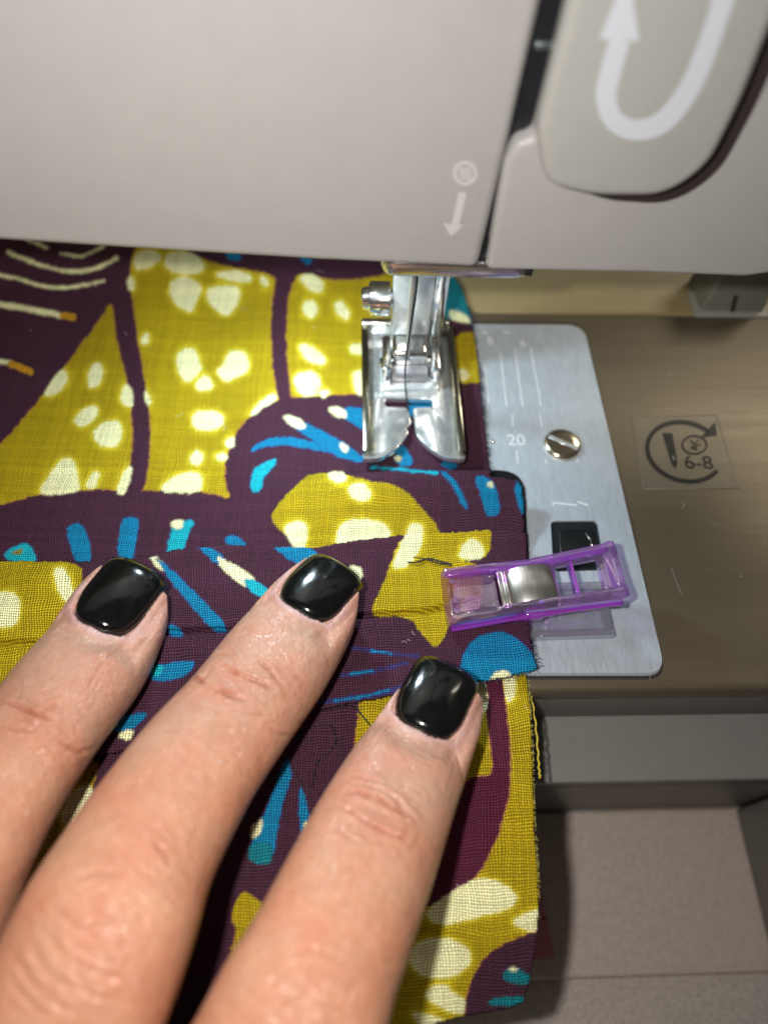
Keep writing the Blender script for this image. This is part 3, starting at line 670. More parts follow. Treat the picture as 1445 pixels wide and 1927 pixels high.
A_SH = [
 ('P', [(-400, 100), (270, 100), (262, 455), (250, 478), (243, 510), (250, 580), (262, 660), (275, 740), (283, 800), (281, 860), (270, 930), (232, 930), (245, 885), (252, 830), (248, 760), (238, 700), (220, 640), (213, 558), (185, 605), (150, 650), (120, 690), (85, 735), (50, 780), (10, 825), (-60, 890), (-400, 1000)]),
 ('P', [(340, 300), (350, 470), (365, 480), (400, 492), (440, 502), (490, 510), (522, 520), (514, 560), (511, 620), (513, 680), (522, 740), (530, 765), (552, 765), (546, 745), (539, 680), (537, 620), (541, 560), (550, 530), (565, 512), (600, 520), (640, 527), (690, 522), (725, 515), (760, 480), (760, 300)]),
 ('P', [(-400, 1060), (-100, 975), (0, 952), (60, 935), (130, 925), (180, 922), (260, 925), (350, 923), (400, 930), (438, 942), (426, 910), (424, 880), (430, 850), (445, 815), (470, 785), (500, 762), (540, 750), (600, 746), (680, 742), (780, 735), (850, 715), (905, 718), (980, 720), (1200, 800), (1200, 1200), (-400, 1200)]),
 ('P', [(800, 300), (960, 300), (960, 760), (840, 760), (815, 640)]),
 ('Y', [(848, 630), (915, 622), (920, 719), (862, 722), (852, 690)]), ('C', [(862, 700), (872, 695), (882, 705), (870, 716)]),
 ('T', [(800, 500), (865, 520), (905, 580), (900, 612), (850, 600), (815, 590)]), ('C', [(846, 583), (862, 588), (880, 600), (882, 608), (850, 600)]),
 ('B', [(430, 465), (450, 470), (455, 490), (425, 486)]), ('B', [(560, 480), (590, 485), (580, 500)]),
 ('Y', [(508, 975), (530, 940), (560, 910), (585, 892), (640, 890), (690, 905), (740, 912), (775, 935), (800, 965), (818, 985), (835, 1020), (780, 1045), (650, 1050), (590, 1045), (560, 1025), (530, 1000)]),
 ('C', [(535, 998), (548, 985), (572, 983), (577, 1000), (572, 1030), (555, 1028)]), ('C', [(632, 1030), (640, 990), (660, 980), (700, 980), (725, 990), (735, 1010), (700, 1030)]),
 ('C', [(655, 915), (680, 910), (697, 925), (693, 940), (665, 938)]), ('C', [(615, 892), (640, 888), (652, 900), (635, 908)]), ('C', [(765, 1030), (770, 990), (790, 985), (795, 1005), (795, 1040)]),
 # cream spots, middle yellow field
 ('C', [(253, 490), (262, 476), (290, 472), (302, 486), (285, 500), (258, 507)]), ('C', [(312, 492), (320, 478), (350, 475), (378, 488), (381, 508), (350, 517), (320, 507)]),
 ('C', [(323, 535), (340, 520), (365, 530), (380, 545), (368, 560), (362, 585), (345, 580), (323, 560)]), ('C', [(391, 545), (420, 539), (449, 541), (446, 570), (430, 592), (410, 585), (393, 565)]),
 ('C', [(403, 517), (440, 510), (468, 518), (472, 528), (440, 528)]), ('C', [(335, 670), (348, 657), (365, 659), (374, 680), (376, 700), (352, 720), (339, 700)]),
 ('C', [(372, 718), (385, 706), (402, 728), (375, 734)]), ('C', [(408, 697), (425, 690), (430, 667), (450, 659), (467, 675), (464, 700), (440, 709), (425, 717)]),
 ('C', [(364, 782), (375, 775), (410, 776), (421, 790), (410, 807), (367, 808)]), ('C', [(269, 637), (276, 628), (279, 640), (272, 648)]),
 ('C', [(359, 862), (370, 850), (381, 855), (376, 873), (362, 872)]), ('C', [(406, 860), (420, 853), (428, 860), (415, 866)]), ('C', [(300, 924), (325, 902), (352, 890), (380, 896), (376, 927)]),
 ('C', [(243, 520), (252, 528), (249, 545), (243, 545)]), ('C', [(273, 735), (282, 748), (279, 765)]), ('C', [(470, 785), (488, 760), (515, 740), (520, 750), (495, 765)]), ('C', [(424, 832), (440, 820), (436, 845)]),
 ('C', [(490, 520), (505, 530), (500, 540)]),
 # left field
 ('C', [(86, 740), (105, 710), (122, 695), (126, 715), (110, 737), (95, 743)]), ('C', [(167, 717), (174, 690), (186, 683), (193, 700), (183, 724), (172, 730)]), ('C', [(229, 747), (237, 724), (247, 733), (250, 765), (235, 757)]),
 ('C', [(141, 792), (160, 770), (181, 766), (182, 780), (155, 804)]), ('C', [(175, 820), (190, 800), (215, 792), (229, 805), (223, 835), (200, 842)]), ('C', [(72, 934), (100, 888), (120, 863), (137, 868), (146, 905), (150, 924)]),
 ('C', [(163, 914), (180, 888), (186, 893), (175, 920)]), ('C', [(220, 927), (236, 890), (247, 876), (243, 905), (233, 928)]),
 # right of the second stem
 ('C', [(563, 520), (590, 518), (606, 535), (603, 550), (585, 545)]), ('C', [(572, 575), (585, 566), (597, 578), (590, 596), (575, 592)]), ('C', [(564, 648), (590, 655), (614, 680), (600, 688), (570, 668)]),
 ('C', [(632, 572), (642, 568), (657, 590), (652, 600), (636, 590)]), ('C', [(660, 650), (684, 650), (684, 664), (664, 664)]), ('C', [(553, 706), (590, 699), (603, 720), (598, 743), (565, 744)]), ('C', [(665, 700), (684, 700), (690, 742), (672, 742)]),
 ('C', [(600, 735), (620, 738), (610, 748)]),
 # pale pen strokes, top left
 ('C', [(-30, 512), (0, 517), (40, 526), (80, 538), (130, 541), (195, 529)], 5), ('C', [(15, 474), (60, 493), (110, 508), (160, 510), (200, 497), (220, 485)], 6), ('C', [(115, 477), (150, 482), (180, 472), (195, 462)], 4),
 ('C', [(48, 448), (90, 467)], 5), ('C', [(-30, 570), (30, 577), (80, 587), (115, 593)], 10), ('O', [(118, 593), (138, 597)], 11), ('C', [(-30, 676), (18, 682)], 9), ('O', [(20, 684), (58, 700)], 11),
 # blue flames
 ('B', [(468, 852), (490, 830), (530, 821), (580, 829), (640, 843), (700, 866), (640, 855), (580, 843), (530, 836), (495, 840)]), ('B', [(530, 785), (560, 790), (610, 812), (660, 842), (690, 872), (640, 862), (600, 835), (560, 810)]),
 ('C', [(530, 782), (560, 788), (576, 804), (556, 806)]), ('C', [(640, 835), (655, 842), (650, 852)]), ('B', [(620, 770), (700, 766), (700, 820), (655, 790)]), ('C', [(616, 769), (645, 768), (652, 786), (635, 782)]),
 ('K', [(473, 900), (480, 880), (520, 862), (515, 877), (495, 900), (490, 926), (473, 926)]),
 ('B', [(825, 884), (845, 893), (867, 920), (882, 962), (870, 950), (850, 910)]), ('B', [(890, 893), (930, 903), (943, 966), (915, 973), (905, 930)]), ('B', [(967, 903), (1000, 905), (1000, 985), (977, 960)]),
 ('C', [(918, 910), (924, 908), (926, 918)]),
 ('B', [(772, 758), (818, 760), (820, 785), (765, 783)]), ('B', [(738, 868), (756, 832), (780, 872), (760, 878)]), ('C', [(742, 862), (752, 860), (750, 868)]), ('B', [(905, 742), (935, 745), (935, 795), (912, 775)]),
 ('K', [(700, 880), (760, 884), (820, 890)], 4), ('B', [(830, 868), (862, 872), (858, 882), (836, 880)]),
 ('B', [(122, 990), (160, 984), (174, 1060), (145, 1060)]), ('B', [(228, 980), (240, 974), (263, 974), (256, 1020), (250, 1060), (221, 1060)]), ('K', [(325, 985), (367, 978), (355, 1005), (340, 1045), (313, 1045)]), ('C', [(324, 984), (345, 977), (341, 992), (328, 994)]),
 ('B', [(422, 1008), (445, 1010), (468, 1026), (430, 1026)]), ('K', [(5, 1042), (45, 1020), (60, 1030), (72, 1058), (20, 1056)]), ('G', [(20, 1040), (45, 1030), (40, 1046)]),
]
C_SH = [
 ('Y', [(-300, 1000), (153, 1050), (156, 1110), (140, 1150), (92, 1213), (108, 1240), (80, 1400), (-300, 1400)]), ('C', [(104, 1076), (115, 1068), (131, 1090), (136, 1127), (125, 1131), (110, 1105)]), ('C', [(-30, 1130), (20, 1113), (36, 1130), (34, 1172), (0, 1180), (-30, 1170)]),
 ('C', [(278, 1040), (293, 1045), (315, 1075), (300, 1068)]), ('B', [(290, 1045), (312, 1064), (342, 1090), (382, 1130), (434, 1186), (408, 1192), (360, 1140), (320, 1090)]),
 ('B', [(368, 1024), (400, 1032), (428, 1055), (410, 1064)]), ('C', [(408, 1048), (430, 1060), (470, 1083), (484, 1100), (462, 1103), (425, 1075)]), ('K', [(458, 1090), (482, 1093), (508, 1110), (505, 1130), (470, 1112)]),
 ('B', [(508, 1020), (570, 1025), (605, 1045), (575, 1065), (540, 1052)]), ('C', [(655, 1070), (668, 1064), (680, 1075), (677, 1092), (660, 1095)]), ('B', [(655, 1098), (675, 1098), (668, 1114)]), ('B', [(318, 1172), (335, 1180), (348, 1197), (318, 1197)]),
 ('B', [(285, 1256), (350, 1243), (370, 1250), (340, 1278), (280, 1282)]), ('K', [(285, 1256), (310, 1250), (305, 1270), (285, 1276)]), ('B', [(212, 1352), (282, 1338), (255, 1372), (212, 1378)]), ('C', [(222, 1384), (250, 1372), (244, 1394)]),
 ('Y', [(755, 1004), (830, 992), (926, 985), (921, 1048), (880, 1052), (855, 1075), (850, 1160), (838, 1196), (820, 1222), (790, 1188), (768, 1158), (690, 1162), (722, 1100)]),
 ('C', [(768, 1000), (790, 985), (793, 1020), (782, 1046), (762, 1066), (740, 1068), (752, 1035)]), ('C', [(866, 1052), (870, 1025), (893, 1016), (906, 1030), (907, 1050)]),
 ('Y', [(825, 1055), (902, 1058), (908, 1115), (890, 1150), (835, 1185)]), ('C', [(868, 1135), (885, 1120), (905, 1125), (900, 1148), (878, 1152)]), ('B', [(862, 1300), (866, 1250), (880, 1215), (905, 1195), (940, 1188), (972, 1200), (1002, 1230), (1030, 1275), (900, 1310)]), ('C', [(922, 1290), (928, 1270), (945, 1262), (962, 1270), (965, 1290)]),
 ('V', [(640, 1272), (700, 1264), (765, 1247)], 7), ('V', [(600, 1322), (700, 1308), (775, 1288)], 9), ('V', [(655, 1218), (720, 1228), (785, 1235)], 6), ('B', [(700, 1225), (735, 1230)], 3), ('B', [(660, 1268), (700, 1263)], 3), ('B', [(630, 1318), (690, 1310), (730, 1298)], 3),
 ('B', [(380, 1020), (372, 1028)], 3),
]
D_SH = [
 ('P', [(500, 1200), (676, 1300), (672, 1350), (664, 1420), (650, 1500), (600, 1600), (520, 1720), (485, 1692), (455, 1672), (430, 1730), (450, 1750), (330, 2100), (180, 2100), (-300, 2000), (60, 1700), (200, 1440), (160, 1425), (170, 1400), (300, 1280)]),
 ('B', [(540, 1415), (550, 1460), (528, 1520), (512, 1628), (466, 1620), (480, 1570), (512, 1500)]), ('C', [(480, 1550), (494, 1543), (486, 1570), (470, 1578)]), ('T', [(470, 1590), (510, 1585), (512, 1628), (466, 1620)]),
 ('Y', [(436, 1716), (456, 1674), (484, 1694), (520, 1722), (460, 1760)]), ('B', [(563, 1478), (574, 1500), (584, 1560), (568, 1590), (564, 1530)]), ('C', [(572, 1548), (582, 1550), (578, 1562)]),
 ('M', [(903, 1270), (946, 1270), (951, 1340), (961, 1420), (956, 1500), (936, 1570), (905, 1640), (850, 1690), (800, 1712), (700, 1720), (780, 1600), (850, 1520), (880, 1462), (930, 1462), (924, 1400), (914, 1340)]),
 ('C', [(888, 1280), (910, 1280), (917, 1330), (906, 1342)]), ('C', [(948, 1270), (964, 1268), (967, 1310), (955, 1322)]),
 ('C', [(800, 1720), (825, 1698), (860, 1673), (905, 1653), (947, 1665), (974, 1690), (955, 1710), (900, 1722), (830, 1742)]), ('C', [(962, 1732), (1025, 1708), (1025, 1752), (990, 1750)]),
 ('C', [(772, 1792), (800, 1768), (850, 1768), (884, 1790), (882, 1815), (850, 1838), (800, 1838), (775, 1818)]), ('C', [(798, 1872), (815, 1858), (842, 1855), (847, 1870), (877, 1885), (872, 1907), (845, 1900), (820, 1888)]), ('C', [(772, 1905), (810, 1913), (842, 1925), (800, 1938)]),
 ('P', [(874, 1905), (882, 1860), (905, 1810), (940, 1780), (1040, 1742), (1060, 1900), (980, 1990), (900, 1990), (878, 1930)]), ('T', [(943, 1835), (965, 1818), (985, 1830), (1003, 1838), (1006, 1850), (960, 1850)]), ('T', [(918, 1880), (995, 1874), (992, 1890), (923, 1893)]), ('C', [(958, 1826), (966, 1820), (972, 1826)]),
 ('C', [(138, 1490), (178, 1478), (160, 1520), (130, 1565), (115, 1540)]), ('C', [(60, 1650), (80, 1660), (60, 1690)]),
]

# heights of the cloth layers, in mm over the bed, as functions of x, y in mm
def uxy(px, py, z=0): p = U(px, py, z); return p[0], p[1]
hx, hyy = uxy(800, 925, 5)
def sstep(t): t = np.clip(t, 0, 1); return t * t * (3 - 2 * t)
tipYc = U(774, 868, 2.0)[1]
def hA(x, y):
    x = np.asarray(x, float); y = np.asarray(y, float)
    z = 1.15 + .35 * np.sin(x * .16 + 1.2 + y * .03) * np.cos(y * .11 + x * .04) 
    z = z + (vnoise(x + 500, y + 500, 14, 5) - .5) * .9 * sstep((FXc - wl - 1 - x) / 10) 
    z = z + 1.6 * np.exp(-((x - (FXc - 26)) / 9) ** 2 - ((y - 96) / 18) ** 2)
    # the ridge pushed up in front of the toes
    yc = tipYc - 5.5 + .03 * (x - FXc) ** 1
    amp = 5.2 * sstep((x - (FXc - 32)) / 26)
    dy = y - yc
    rid = np.where(dy > 0, np.exp(-(dy / 2.6) ** 2), np.exp(-(dy / 9.0) ** 2))
    z = z + amp * rid
    z = z + .5 * sstep((x - FXc - 8) / 8) * np.exp(-((y - tipYc - 14) / 10) ** 2)
    # folds radiating from the ridge
    z = z + .55 * np.exp(-((y - (tipYc + 1 + (FXc - 14 - x) * .55)) / 1.9) ** 2) * sstep((FXc - 9 - x) / 6) * sstep((x - FXc + 44) / 12)
    return z
cl = np.array([(-200, 1222), (0, 1216), (100, 1211), (320, 1196), (430, 1190), (560, 1178), (700, 1161), (800, 1153), (860, 1140)])
def hC(x, y):
    P = np.stack([np.ravel(x), np.ravel(y), np.full(np.size(x), 2.0)], 1); a, b, _ = proj(P)
    a = a.reshape(np.shape(x)); b = b.reshape(np.shape(x))
    d = b - np.interp(a, cl[:, 0], cl[:, 1])
    z = hA(x, y) + 1.5 + .7 * sstep(d / -5 + .5) - .95 * np.exp(-(d / 3.4) ** 2)
    z = z + (vnoise(x + 300, y + 300, 9, 9) - .5) * .9 + (vnoise((x + y * .4) + 300, (y - x * .1) * 3 + 300, 8, 19) - .5) * .5
    z = z + .5 * np.exp(-((b - np.interp(a, cl[:, 0], cl[:, 1]) + 55) / 40) ** 2)
    return z
def hD(x, y):
    x = np.asarray(x, float); y = np.asarray(y, float)
    t = np.clip((BY + 2 - y) / 40, 0, 3)
    z = .6 - 3.2 * t ** 1.7
    z = z - 5 * np.exp(-((x - 24) / 10) ** 2 - ((y + 14) / 13) ** 2)
    z = z + (vnoise(x + 700, y + 700, 11, 11) - .5) * 1.5 + (vnoise((x * 2 + y * .5) + 700, y * .6 + 700, 8, 15) - .5) * .6
    return z
outA = [(-420, 200), (740, 200), (858, 520), (872, 545), (884, 580), (895, 630), (903, 700), (912, 780), (920, 850), (925, 893), (945, 896), (975, 902), (984, 912), (987, 950), (988, 1010), (985, 1120), (-420, 1180)]
outC = [(-420, 1060), (0, 1053), (150, 1055), (285, 1046), (330, 1031), (440, 1025), (590, 1029), (645, 1018), (750, 1005), (830, 1001), (925, 995), (991, 1000), (993, 1050), (997, 1180), (1003, 1225), (1015, 1260), (960, 1273), (888, 1287), (780, 1301), (680, 1320), (560, 1345), (350, 1390), (180, 1425), (-100, 1480), (-420, 1520)]
outD = [(-420, 1200), (995, 1200), (992, 1268), (1000, 1340), (1004, 1440), (1007, 1560), (1013, 1640), (1015, 1700), (1010, 1780), (998, 1850), (985, 1888), (960, 1900), (870, 1916), (700, 1960), (400, 2100), (-420, 2100)]

def cloth_layer(name, hf, outline, base, shapes, mt, parent, xr, yr, step, seed, zoff=0):
    xs = np.arange(xr[0], xr[1] + 1e-6, step); ys = np.arange(yr[0], yr[1] + 1e-6, step)
    Xg, Yg = np.meshgrid(xs, ys, indexing='ij'); Z = hf(Xg, Yg) + zoff
    P = np.stack([Xg.ravel(), Yg.ravel(), Z.ravel()], 1)
    px, py, dz = proj(P)
    px = np.where(dz > 5, px, 5000)
    ol = np.array(outline, float)
    jag = (vnoise(Xg.ravel() * 10, Yg.ravel() * 10, 4, seed + 31) - .5) * 3
    sd_ = sdf(ol, px, py) + jag
    # pull vertices just outside the outline back on to it, so the cut edge is clean
    keep = sd_ < 0
    nx, ny = len(xs), len(ys)
    K = keep.reshape(nx, ny)
    idx = np.arange(nx * ny).reshape(nx, ny)
    fm_ = K[:-1, :-1] & K[1:, :-1] & K[1:, 1:] & K[:-1, 1:]
    q = np.stack([idx[:-1, :-1][fm_], idx[1:, :-1][fm_], idx[1:, 1:][fm_], idx[:-1, 1:][fm_]], 1)
    # turn the outer edge down a little
    ed = np.clip(1 - (-sd_) / 7, 0, 1); P[:, 2] -= ed * ed * .28
    used = np.unique(q); rem = -np.ones(nx * ny, int); rem[used] = np.arange(len(used)); q = rem[q]
    Pv = P[used]; colr = paint(base, shapes, px[used], py[used], seed)
    n = len(Pv)
    me = bpy.data.meshes.new(name); me.vertices.add(n); me.vertices.foreach_set('co', (Pv * S).ravel().astype(np.float32))
    me.loops.add(len(q) * 4); me.loops.foreach_set('vertex_index', q.ravel().astype(np.int32))
    me.polygons.add(len(q)); me.polygons.foreach_set('loop_start', (np.arange(len(q)) * 4).astype(np.int32))
    try: me.polygons.foreach_set('loop_total', np.full(len(q), 4, np.int32))
    except Exception: pass
    me.update(calc_edges=True); me.validate()
    ca = me.color_attributes.new('dye', 'FLOAT_COLOR', 'POINT')
    ca.data.foreach_set('color', np.concatenate([colr, np.ones((n, 1))], 1).ravel().astype(np.float32))
    me.shade_smooth(); me.materials.append(mt)
    o = bpy.data.objects.new(name, me); COL.objects.link(o); setloc(o, parent)
    md = o.modifiers.new('thickness', 'SOLIDIFY'); md.thickness = .35 * S; md.offset = -1
    return o
cloth = thing('cotton_cloth', 'purple, yellow and blue wax print cotton cloth under the presser foot and the fingers', 'cloth', (0, 50, 0))
cloth_layer('back_panel', hA, outA, 'Y', A_SH, cloth_mat('cloth_back', math.radians(1.5), .38), cloth, (-112, 34), (26, 146), .25, 3)
cloth_layer('hem_band', hC, outC, 'P', C_SH, cloth_mat('cloth_hem', math.radians(-3), .385), cloth, (-80, 34), (18, 72), .2, 13)
cloth_layer('front_panel', hD, outD, 'Y', D_SH, cloth_mat('cloth_front', math.radians(1), .39), cloth, (-75, 34), (-40, 52), .22, 23)

def onh(hf, px, py, dz=0.):
    z = 1.0
    for _ in range(12):
        p = U(px, py, z); z = .5 * z + .5 * (float(np.asarray(hf(np.array([p[0]]), np.array([p[1]]))).ravel()[0]) + dz)
    return U(px, py, z)
# loose threads
def thr(name, hf, pts, r, mt, dz=.15, n=5):
    P = catmull([onh(hf, a, b, dz) for a, b in pts], n); return tube(name, P, r, mt, cloth, 6)
thr('thread_tail', hC, [(767, 1058), (785, 1058), (805, 1051), (830, 1057), (850, 1062)], .16, m_thread, .35)
thr('thread_tail', hC, [(778, 1049), (800, 1052), (825, 1060), (850, 1063)], .14, m_thread, .4)
thr('thread_tail', hD, [(668, 1328), (680, 1345), (690, 1357), (702, 1372)], .13, m_thread, .3)
yt = [np.array([*U(a, b, -2)]) for a, b in [(995, 1280), (1001, 1320), (1008, 1370), (1012, 1420), (1014, 1450), (1016, 1464)]]
yt = catmull(yt, 8); yt = [p + np.array([.10 * math.sin(i * 1.4), 0, .1 * math.cos(i * 1.4)]) for i, p in enumerate(yt)]
tube('loose_yarn', yt, .17, m_ythread, cloth, 6)
# quilting stitches: a closed leaf shape and a short run
loop = catmull([(548, 1402), (558, 1388), (581, 1372), (605, 1364), (623, 1367), (632, 1383), (630, 1402), (616, 1421), (598, 1435), (591, 1463), (586, 1482), (567, 1470), (553, 1449), (546, 1430)], 8, True)
run = catmull([(670, 1331), (652, 1328), (625, 1334), (600, 1338), (570, 1343)], 10)
geos = []
for path in (loop, run):
    acc = 0; seg = []
    for i in range(len(path) - 1):
        acc += np.linalg.norm(path[i + 1] - path[i]); ph = acc % 9.5
        if ph < 7: seg.append(path[i])
        elif seg:
            if len(seg) > 1: geos.append(tube_geo([onh(hD, *p, .2 if k not in (0, len(seg) - 1) else .02) for k, p in enumerate(seg)], .15, 5))
            seg = []
v_, f_ = merge(geos); so_ = mesh_obj('quilting_stitches', v_, f_, m_thread, cloth)
# frayed fibres along cut edges
geos = []; geos2 = []
rs = random.Random(4)
def fray(hf, e, n, out, lst, rad=.05, ln_=(.3, 1.0)):
    e = np.array(e, float); L = np.cumsum([0] + [np.linalg.norm(e[i + 1] - e[i]) for i in range(len(e) - 1)])
    for _ in range(n):
        t = rs.random() * L[-1]; a = np.interp(t, L, e[:, 0]); b = np.interp(t, L, e[:, 1])
        p = onh(hf, a, b, -.1); d = np.array([out[0] + rs.uniform(-.6, .6), out[1] + rs.uniform(-.7, .7), rs.uniform(-.3, .5)]); l = rs.uniform(*ln_)
        lst.append(tube_geo([p - d * .3, p + d * l * .5 + [0, 0, .05], p + d * l + [0, rs.uniform(-.2, .2), rs.uniform(-.1, .2)]], rad, 4, False))
fray(hD, [(994, 1275), (1002, 1400), (1006, 1540), (1012, 1640), (1014, 1700)], 200, (.35, 0), geos, .025, (.1, .35))
fray(hC, [(1000, 1200), (1004, 1228), (1014, 1258)], 30, (.5, 0), geos2, .04, (.3, .8)); fray(hC, [(1012, 1262), (960, 1274), (890, 1288)], 40, (0, -.5), geos2, .04, (.2, .7))
fray(hA, [(884, 580), (903, 700), (912, 780), (920, 850), (925, 890)], 200, (.5, 0), geos2, .06, (.2, .7))
v_, f_ = merge(geos); o = mesh_obj('frayed_edge', v_, f_, m_fray, cloth); o['kind'] = 'stuff'
v_, f_ = merge(geos2); o = mesh_obj('frayed_edge', v_, f_, m_navyfray, cloth); o['kind'] = 'stuff'

# ------------------------------------------------------------------ purple sewing clip
cp0 = U(838, 1120, 6.0); cp1 = U(1166, 1077, 9.0)
clip = thing('sewing_clip', 'purple clear plastic sewing clip with steel spring clamped on the cloth edge', 'sewing clip', ((cp0[0] + cp1[0]) / 2, (cp0[1] + cp1[1]) / 2, 1.0))
L_ = math.hypot(cp1[0] - cp0[0], cp1[1] - cp0[1]); ca = math.atan2(cp1[1] - cp0[1], cp1[0] - cp0[0])
MC = Matrix.Translation(Vector((cp0[0], cp0[1], 0))) @ Matrix.Rotation(ca, 4, 'Z')
HW = 4.9
def czt(t):     # top height of upper jaw along its length
    return np.interp(t, [0, .12, .3, .5, .75, 1], [4.3, 5.0, 5.7, 6.4, 8.0, 9.6])
def chw(t): return HW * np.interp(t, [0, .1, .5, .9, 1], [1.0, .99, .90, .98, 1.02])
def jaw(name, ztop, th, rail, mt, parent, lower=False):
    # grid over (t, s): solid tip third, window in the middle, rails and an end bar
    T = list(np.linspace(0, 1, 57)); Sv = [-1, -.93, -.80, -.66, -.62, -.3, 0, .3, .62, .66, .80, .93, 1]
    def inwin(t, s): return abs(s) < .64 and (.31 < t < .885) and not (.735 < t < .75)
    bm = bmesh.new(); top = {}; bot = {}
    for i, t in enumerate(T):
        for j, s in enumerate(Sv):
            r_ = rail * (1 if abs(s) > .64 else 0) * (1 - .75 * (abs(s) > .95))
            if t < .05 or t > .93: r_ = max(r_, rail * .8) * (.35 if (t < .01 or t > .99) else 1)
            wv = chw(t)
            if t < .03 or t > .97: wv *= .96 if (0.0 < t < 1) else .90
            z = ztop(t) + r_ - (.35 * (1 - s * s) if t < .3 else 0)
            x = t * L_
            top[i, j] = bm.verts.new((x, s * wv, z)); bot[i, j] = bm.verts.new((x, s * wv, ztop(t) - th))
    ni, nj = len(T), len(Sv)
    cell = {}
    for i in range(ni - 1):
        for j in range(nj - 1):
            tm_ = (T[i] + T[i + 1]) / 2; s_ = (Sv[j] + Sv[j + 1]) / 2
            cell[i, j] = not inwin(tm_, s_)
    for (i, j), on in cell.items():
        if not on: continue
        bm.faces.new((top[i, j], top[i + 1, j], top[i + 1, j + 1], top[i, j + 1]))
        bm.faces.new((bot[i, j], bot[i, j + 1], bot[i + 1, j + 1], bot[i + 1, j]))
        for (di, dj, a, b) in ((-1, 0, (i, j), (i, j + 1)), (1, 0, (i + 1, j), (i + 1, j + 1)), (0, -1, (i, j), (i + 1, j)), (0, 1, (i, j + 1), (i + 1, j + 1))):
            if not cell.get((i + di, j + dj), False):
                bm.faces.new((top[a], top[b], bot[b], bot[a]))
    bmesh.ops.delete(bm, geom=[v for v in bm.verts if not v.link_faces], context='VERTS')
    for v in bm.verts: v.co = MC @ v.co
    bmesh.ops.recalc_face_normals(bm, faces=bm.faces); bevel_bm(bm, .10, 2, 50)
    return bm_obj(name, bm, mt, parent)
uj = jaw('upper_jaw', czt, 1.5, 1.7, m_purple, clip)
# deeper colour where the side walls and pivots are thick
for sgn in (-1, 1):
    geo = []
    pth = [MC @ Vector((t * L_, sgn * (chw(t) - .25), czt(t) - 1.1 - .25)) for t in np.linspace(.02, .98, 24)]
    tube('side_wall', [np.array(p) for p in pth], [.55 + .35 * math.exp(-((t - .5) / .09) ** 2) for t in np.linspace(.02, .98, 24)], m_purple2, clip, 8)
    box('pivot_block', (.44 * L_, sgn * 4.0 - .7, 2.6), (.56 * L_, sgn * 4.0 + .7, 6.2), m_purple2, clip, .3, 2, MC)
box('grip_rib', (.738 * L_, -3.0, 6.6), (.748 * L_, 3.0, 8.3), m_purple2, clip, 0, 1, MC)
for sy in (-2.6, 2.6, -.8):
    c = MC @ Vector((.055 * L_, sy, czt(.055) + .8)); lathe('dimple', np.array(c), (0, 0, 1), [(-.1, .55), (.25, .55), (.25, .35), (.05, .3), (.05, 0)], m_purple, clip, 16)
def czl(t): return np.interp(t, [0, .3, .5, 1], [1.0, 1.15, 1.5, 1.4])
# the lower jaw lies under the cloth; its handle end shows on the plate, swung a little forward
MC0 = MC; MC = Matrix.Translation(Vector((cp0[0], cp0[1] - 1.6, 0))) @ Matrix.Rotation(ca - math.radians(3.5), 4, 'Z')
def jaw_low():
    bm = bmesh.new(); box_bm(bm, (.42 * L_, -4.7, .55), (1.0 * L_, 4.7, 1.5), MC); bevel_bm(bm, .3, 2); 
    box_bm(bm, (.42 * L_, -4.75, 1.55), (.985 * L_, -3.5, 2.5), MC); box_bm(bm, (.42 * L_, 3.5, 1.55), (.985 * L_, 4.75, 2.5), MC); box_bm(bm, (.93 * L_, -3.4, 1.55), (.985 * L_, 3.4, 2.4), MC)
    return bm_obj('lower_jaw', bm, m_clear, clip)
jaw_low()
MC = MC0
# spring: bent steel strip, C-shaped in side view
prof = [(.60, 1.9), (.625, 4.2), (.632, 6.4), (.62, 7.9), (.59, 8.5), (.54, 8.75), (.48, 8.7), (.42, 8.35), (.375, 7.75), (.345, 7.1), (.335, 6.4), (.315, 6.2), (.30, 6.6)]
P2 = catmull([np.array([a * L_ * 1.0 + .6, 0, b - .4]) for a, b in prof], 5)
V_, F_ = [], []
for p in P2:
    for s in (-3.05, 3.05):
        q = MC @ Vector((p[0], s, p[2])); V_.append(np.array(q))
for i in range(len(P2) - 1): F_.append((2 * i, 2 * i + 1, 2 * i + 3, 2 * i + 2))
o = mesh_obj('spring', V_, F_, m_spring, clip); md = o.modifiers.new('t', 'SOLIDIFY'); md.thickness = .3 * S; md = o.modifiers.new('b', 'BEVEL'); md.width = .08 * S; md.segments = 2

# the second clip, lying on the base plate half under the cloth
q0 = U(998, 1698, -60)
clip2 = thing('sewing_clip', 'pink clear plastic sewing clip lying on the machine base, half hidden by the hanging cloth', 'sewing clip', (q0[0], q0[1], -62))
M2 = Matrix.Translation(Vector((q0[0] - 1.5, q0[1], -61.9))) @ Matrix.Scale(.8, 4) @ Matrix.Rotation(math.radians(97), 4, 'Z')
M2s = M2
def bx2(nm, lo, hi, mt): box(nm, lo, hi, mt, clip2, .35, 2, M2)
bm = bmesh.new()
for lo, hi in (((-13, -4.8, 3.0), (-4, 4.8, 4.6)), ((-4, -4.8, 3.2), (9, -3.0, 5.0)), ((-4, 3.0, 3.2), (9, 4.8, 5.0)), ((9, -4.8, 3.4), (13, 4.8, 5.4))): box_bm(bm, lo, hi, M2)
bevel_bm(bm, .4, 2); bm_obj('upper_jaw', bm, m_pink, clip2)
bx2('lower_jaw', (-13, -4.8, .05), (13, 4.8, 1.3), m_clear)
P2 = catmull([np.array([a, 0, b]) for a, b in [(5, 1.4), (5.5, 4), (4, 6.2), (0, 6.8), (-3.5, 6.2), (-4.6, 5.0)]], 5); V_, F_ = [], []
for p in P2:
    for s in (-2.8, 2.8): V_.append(np.array(M2 @ Vector((p[0], s, p[2]))))
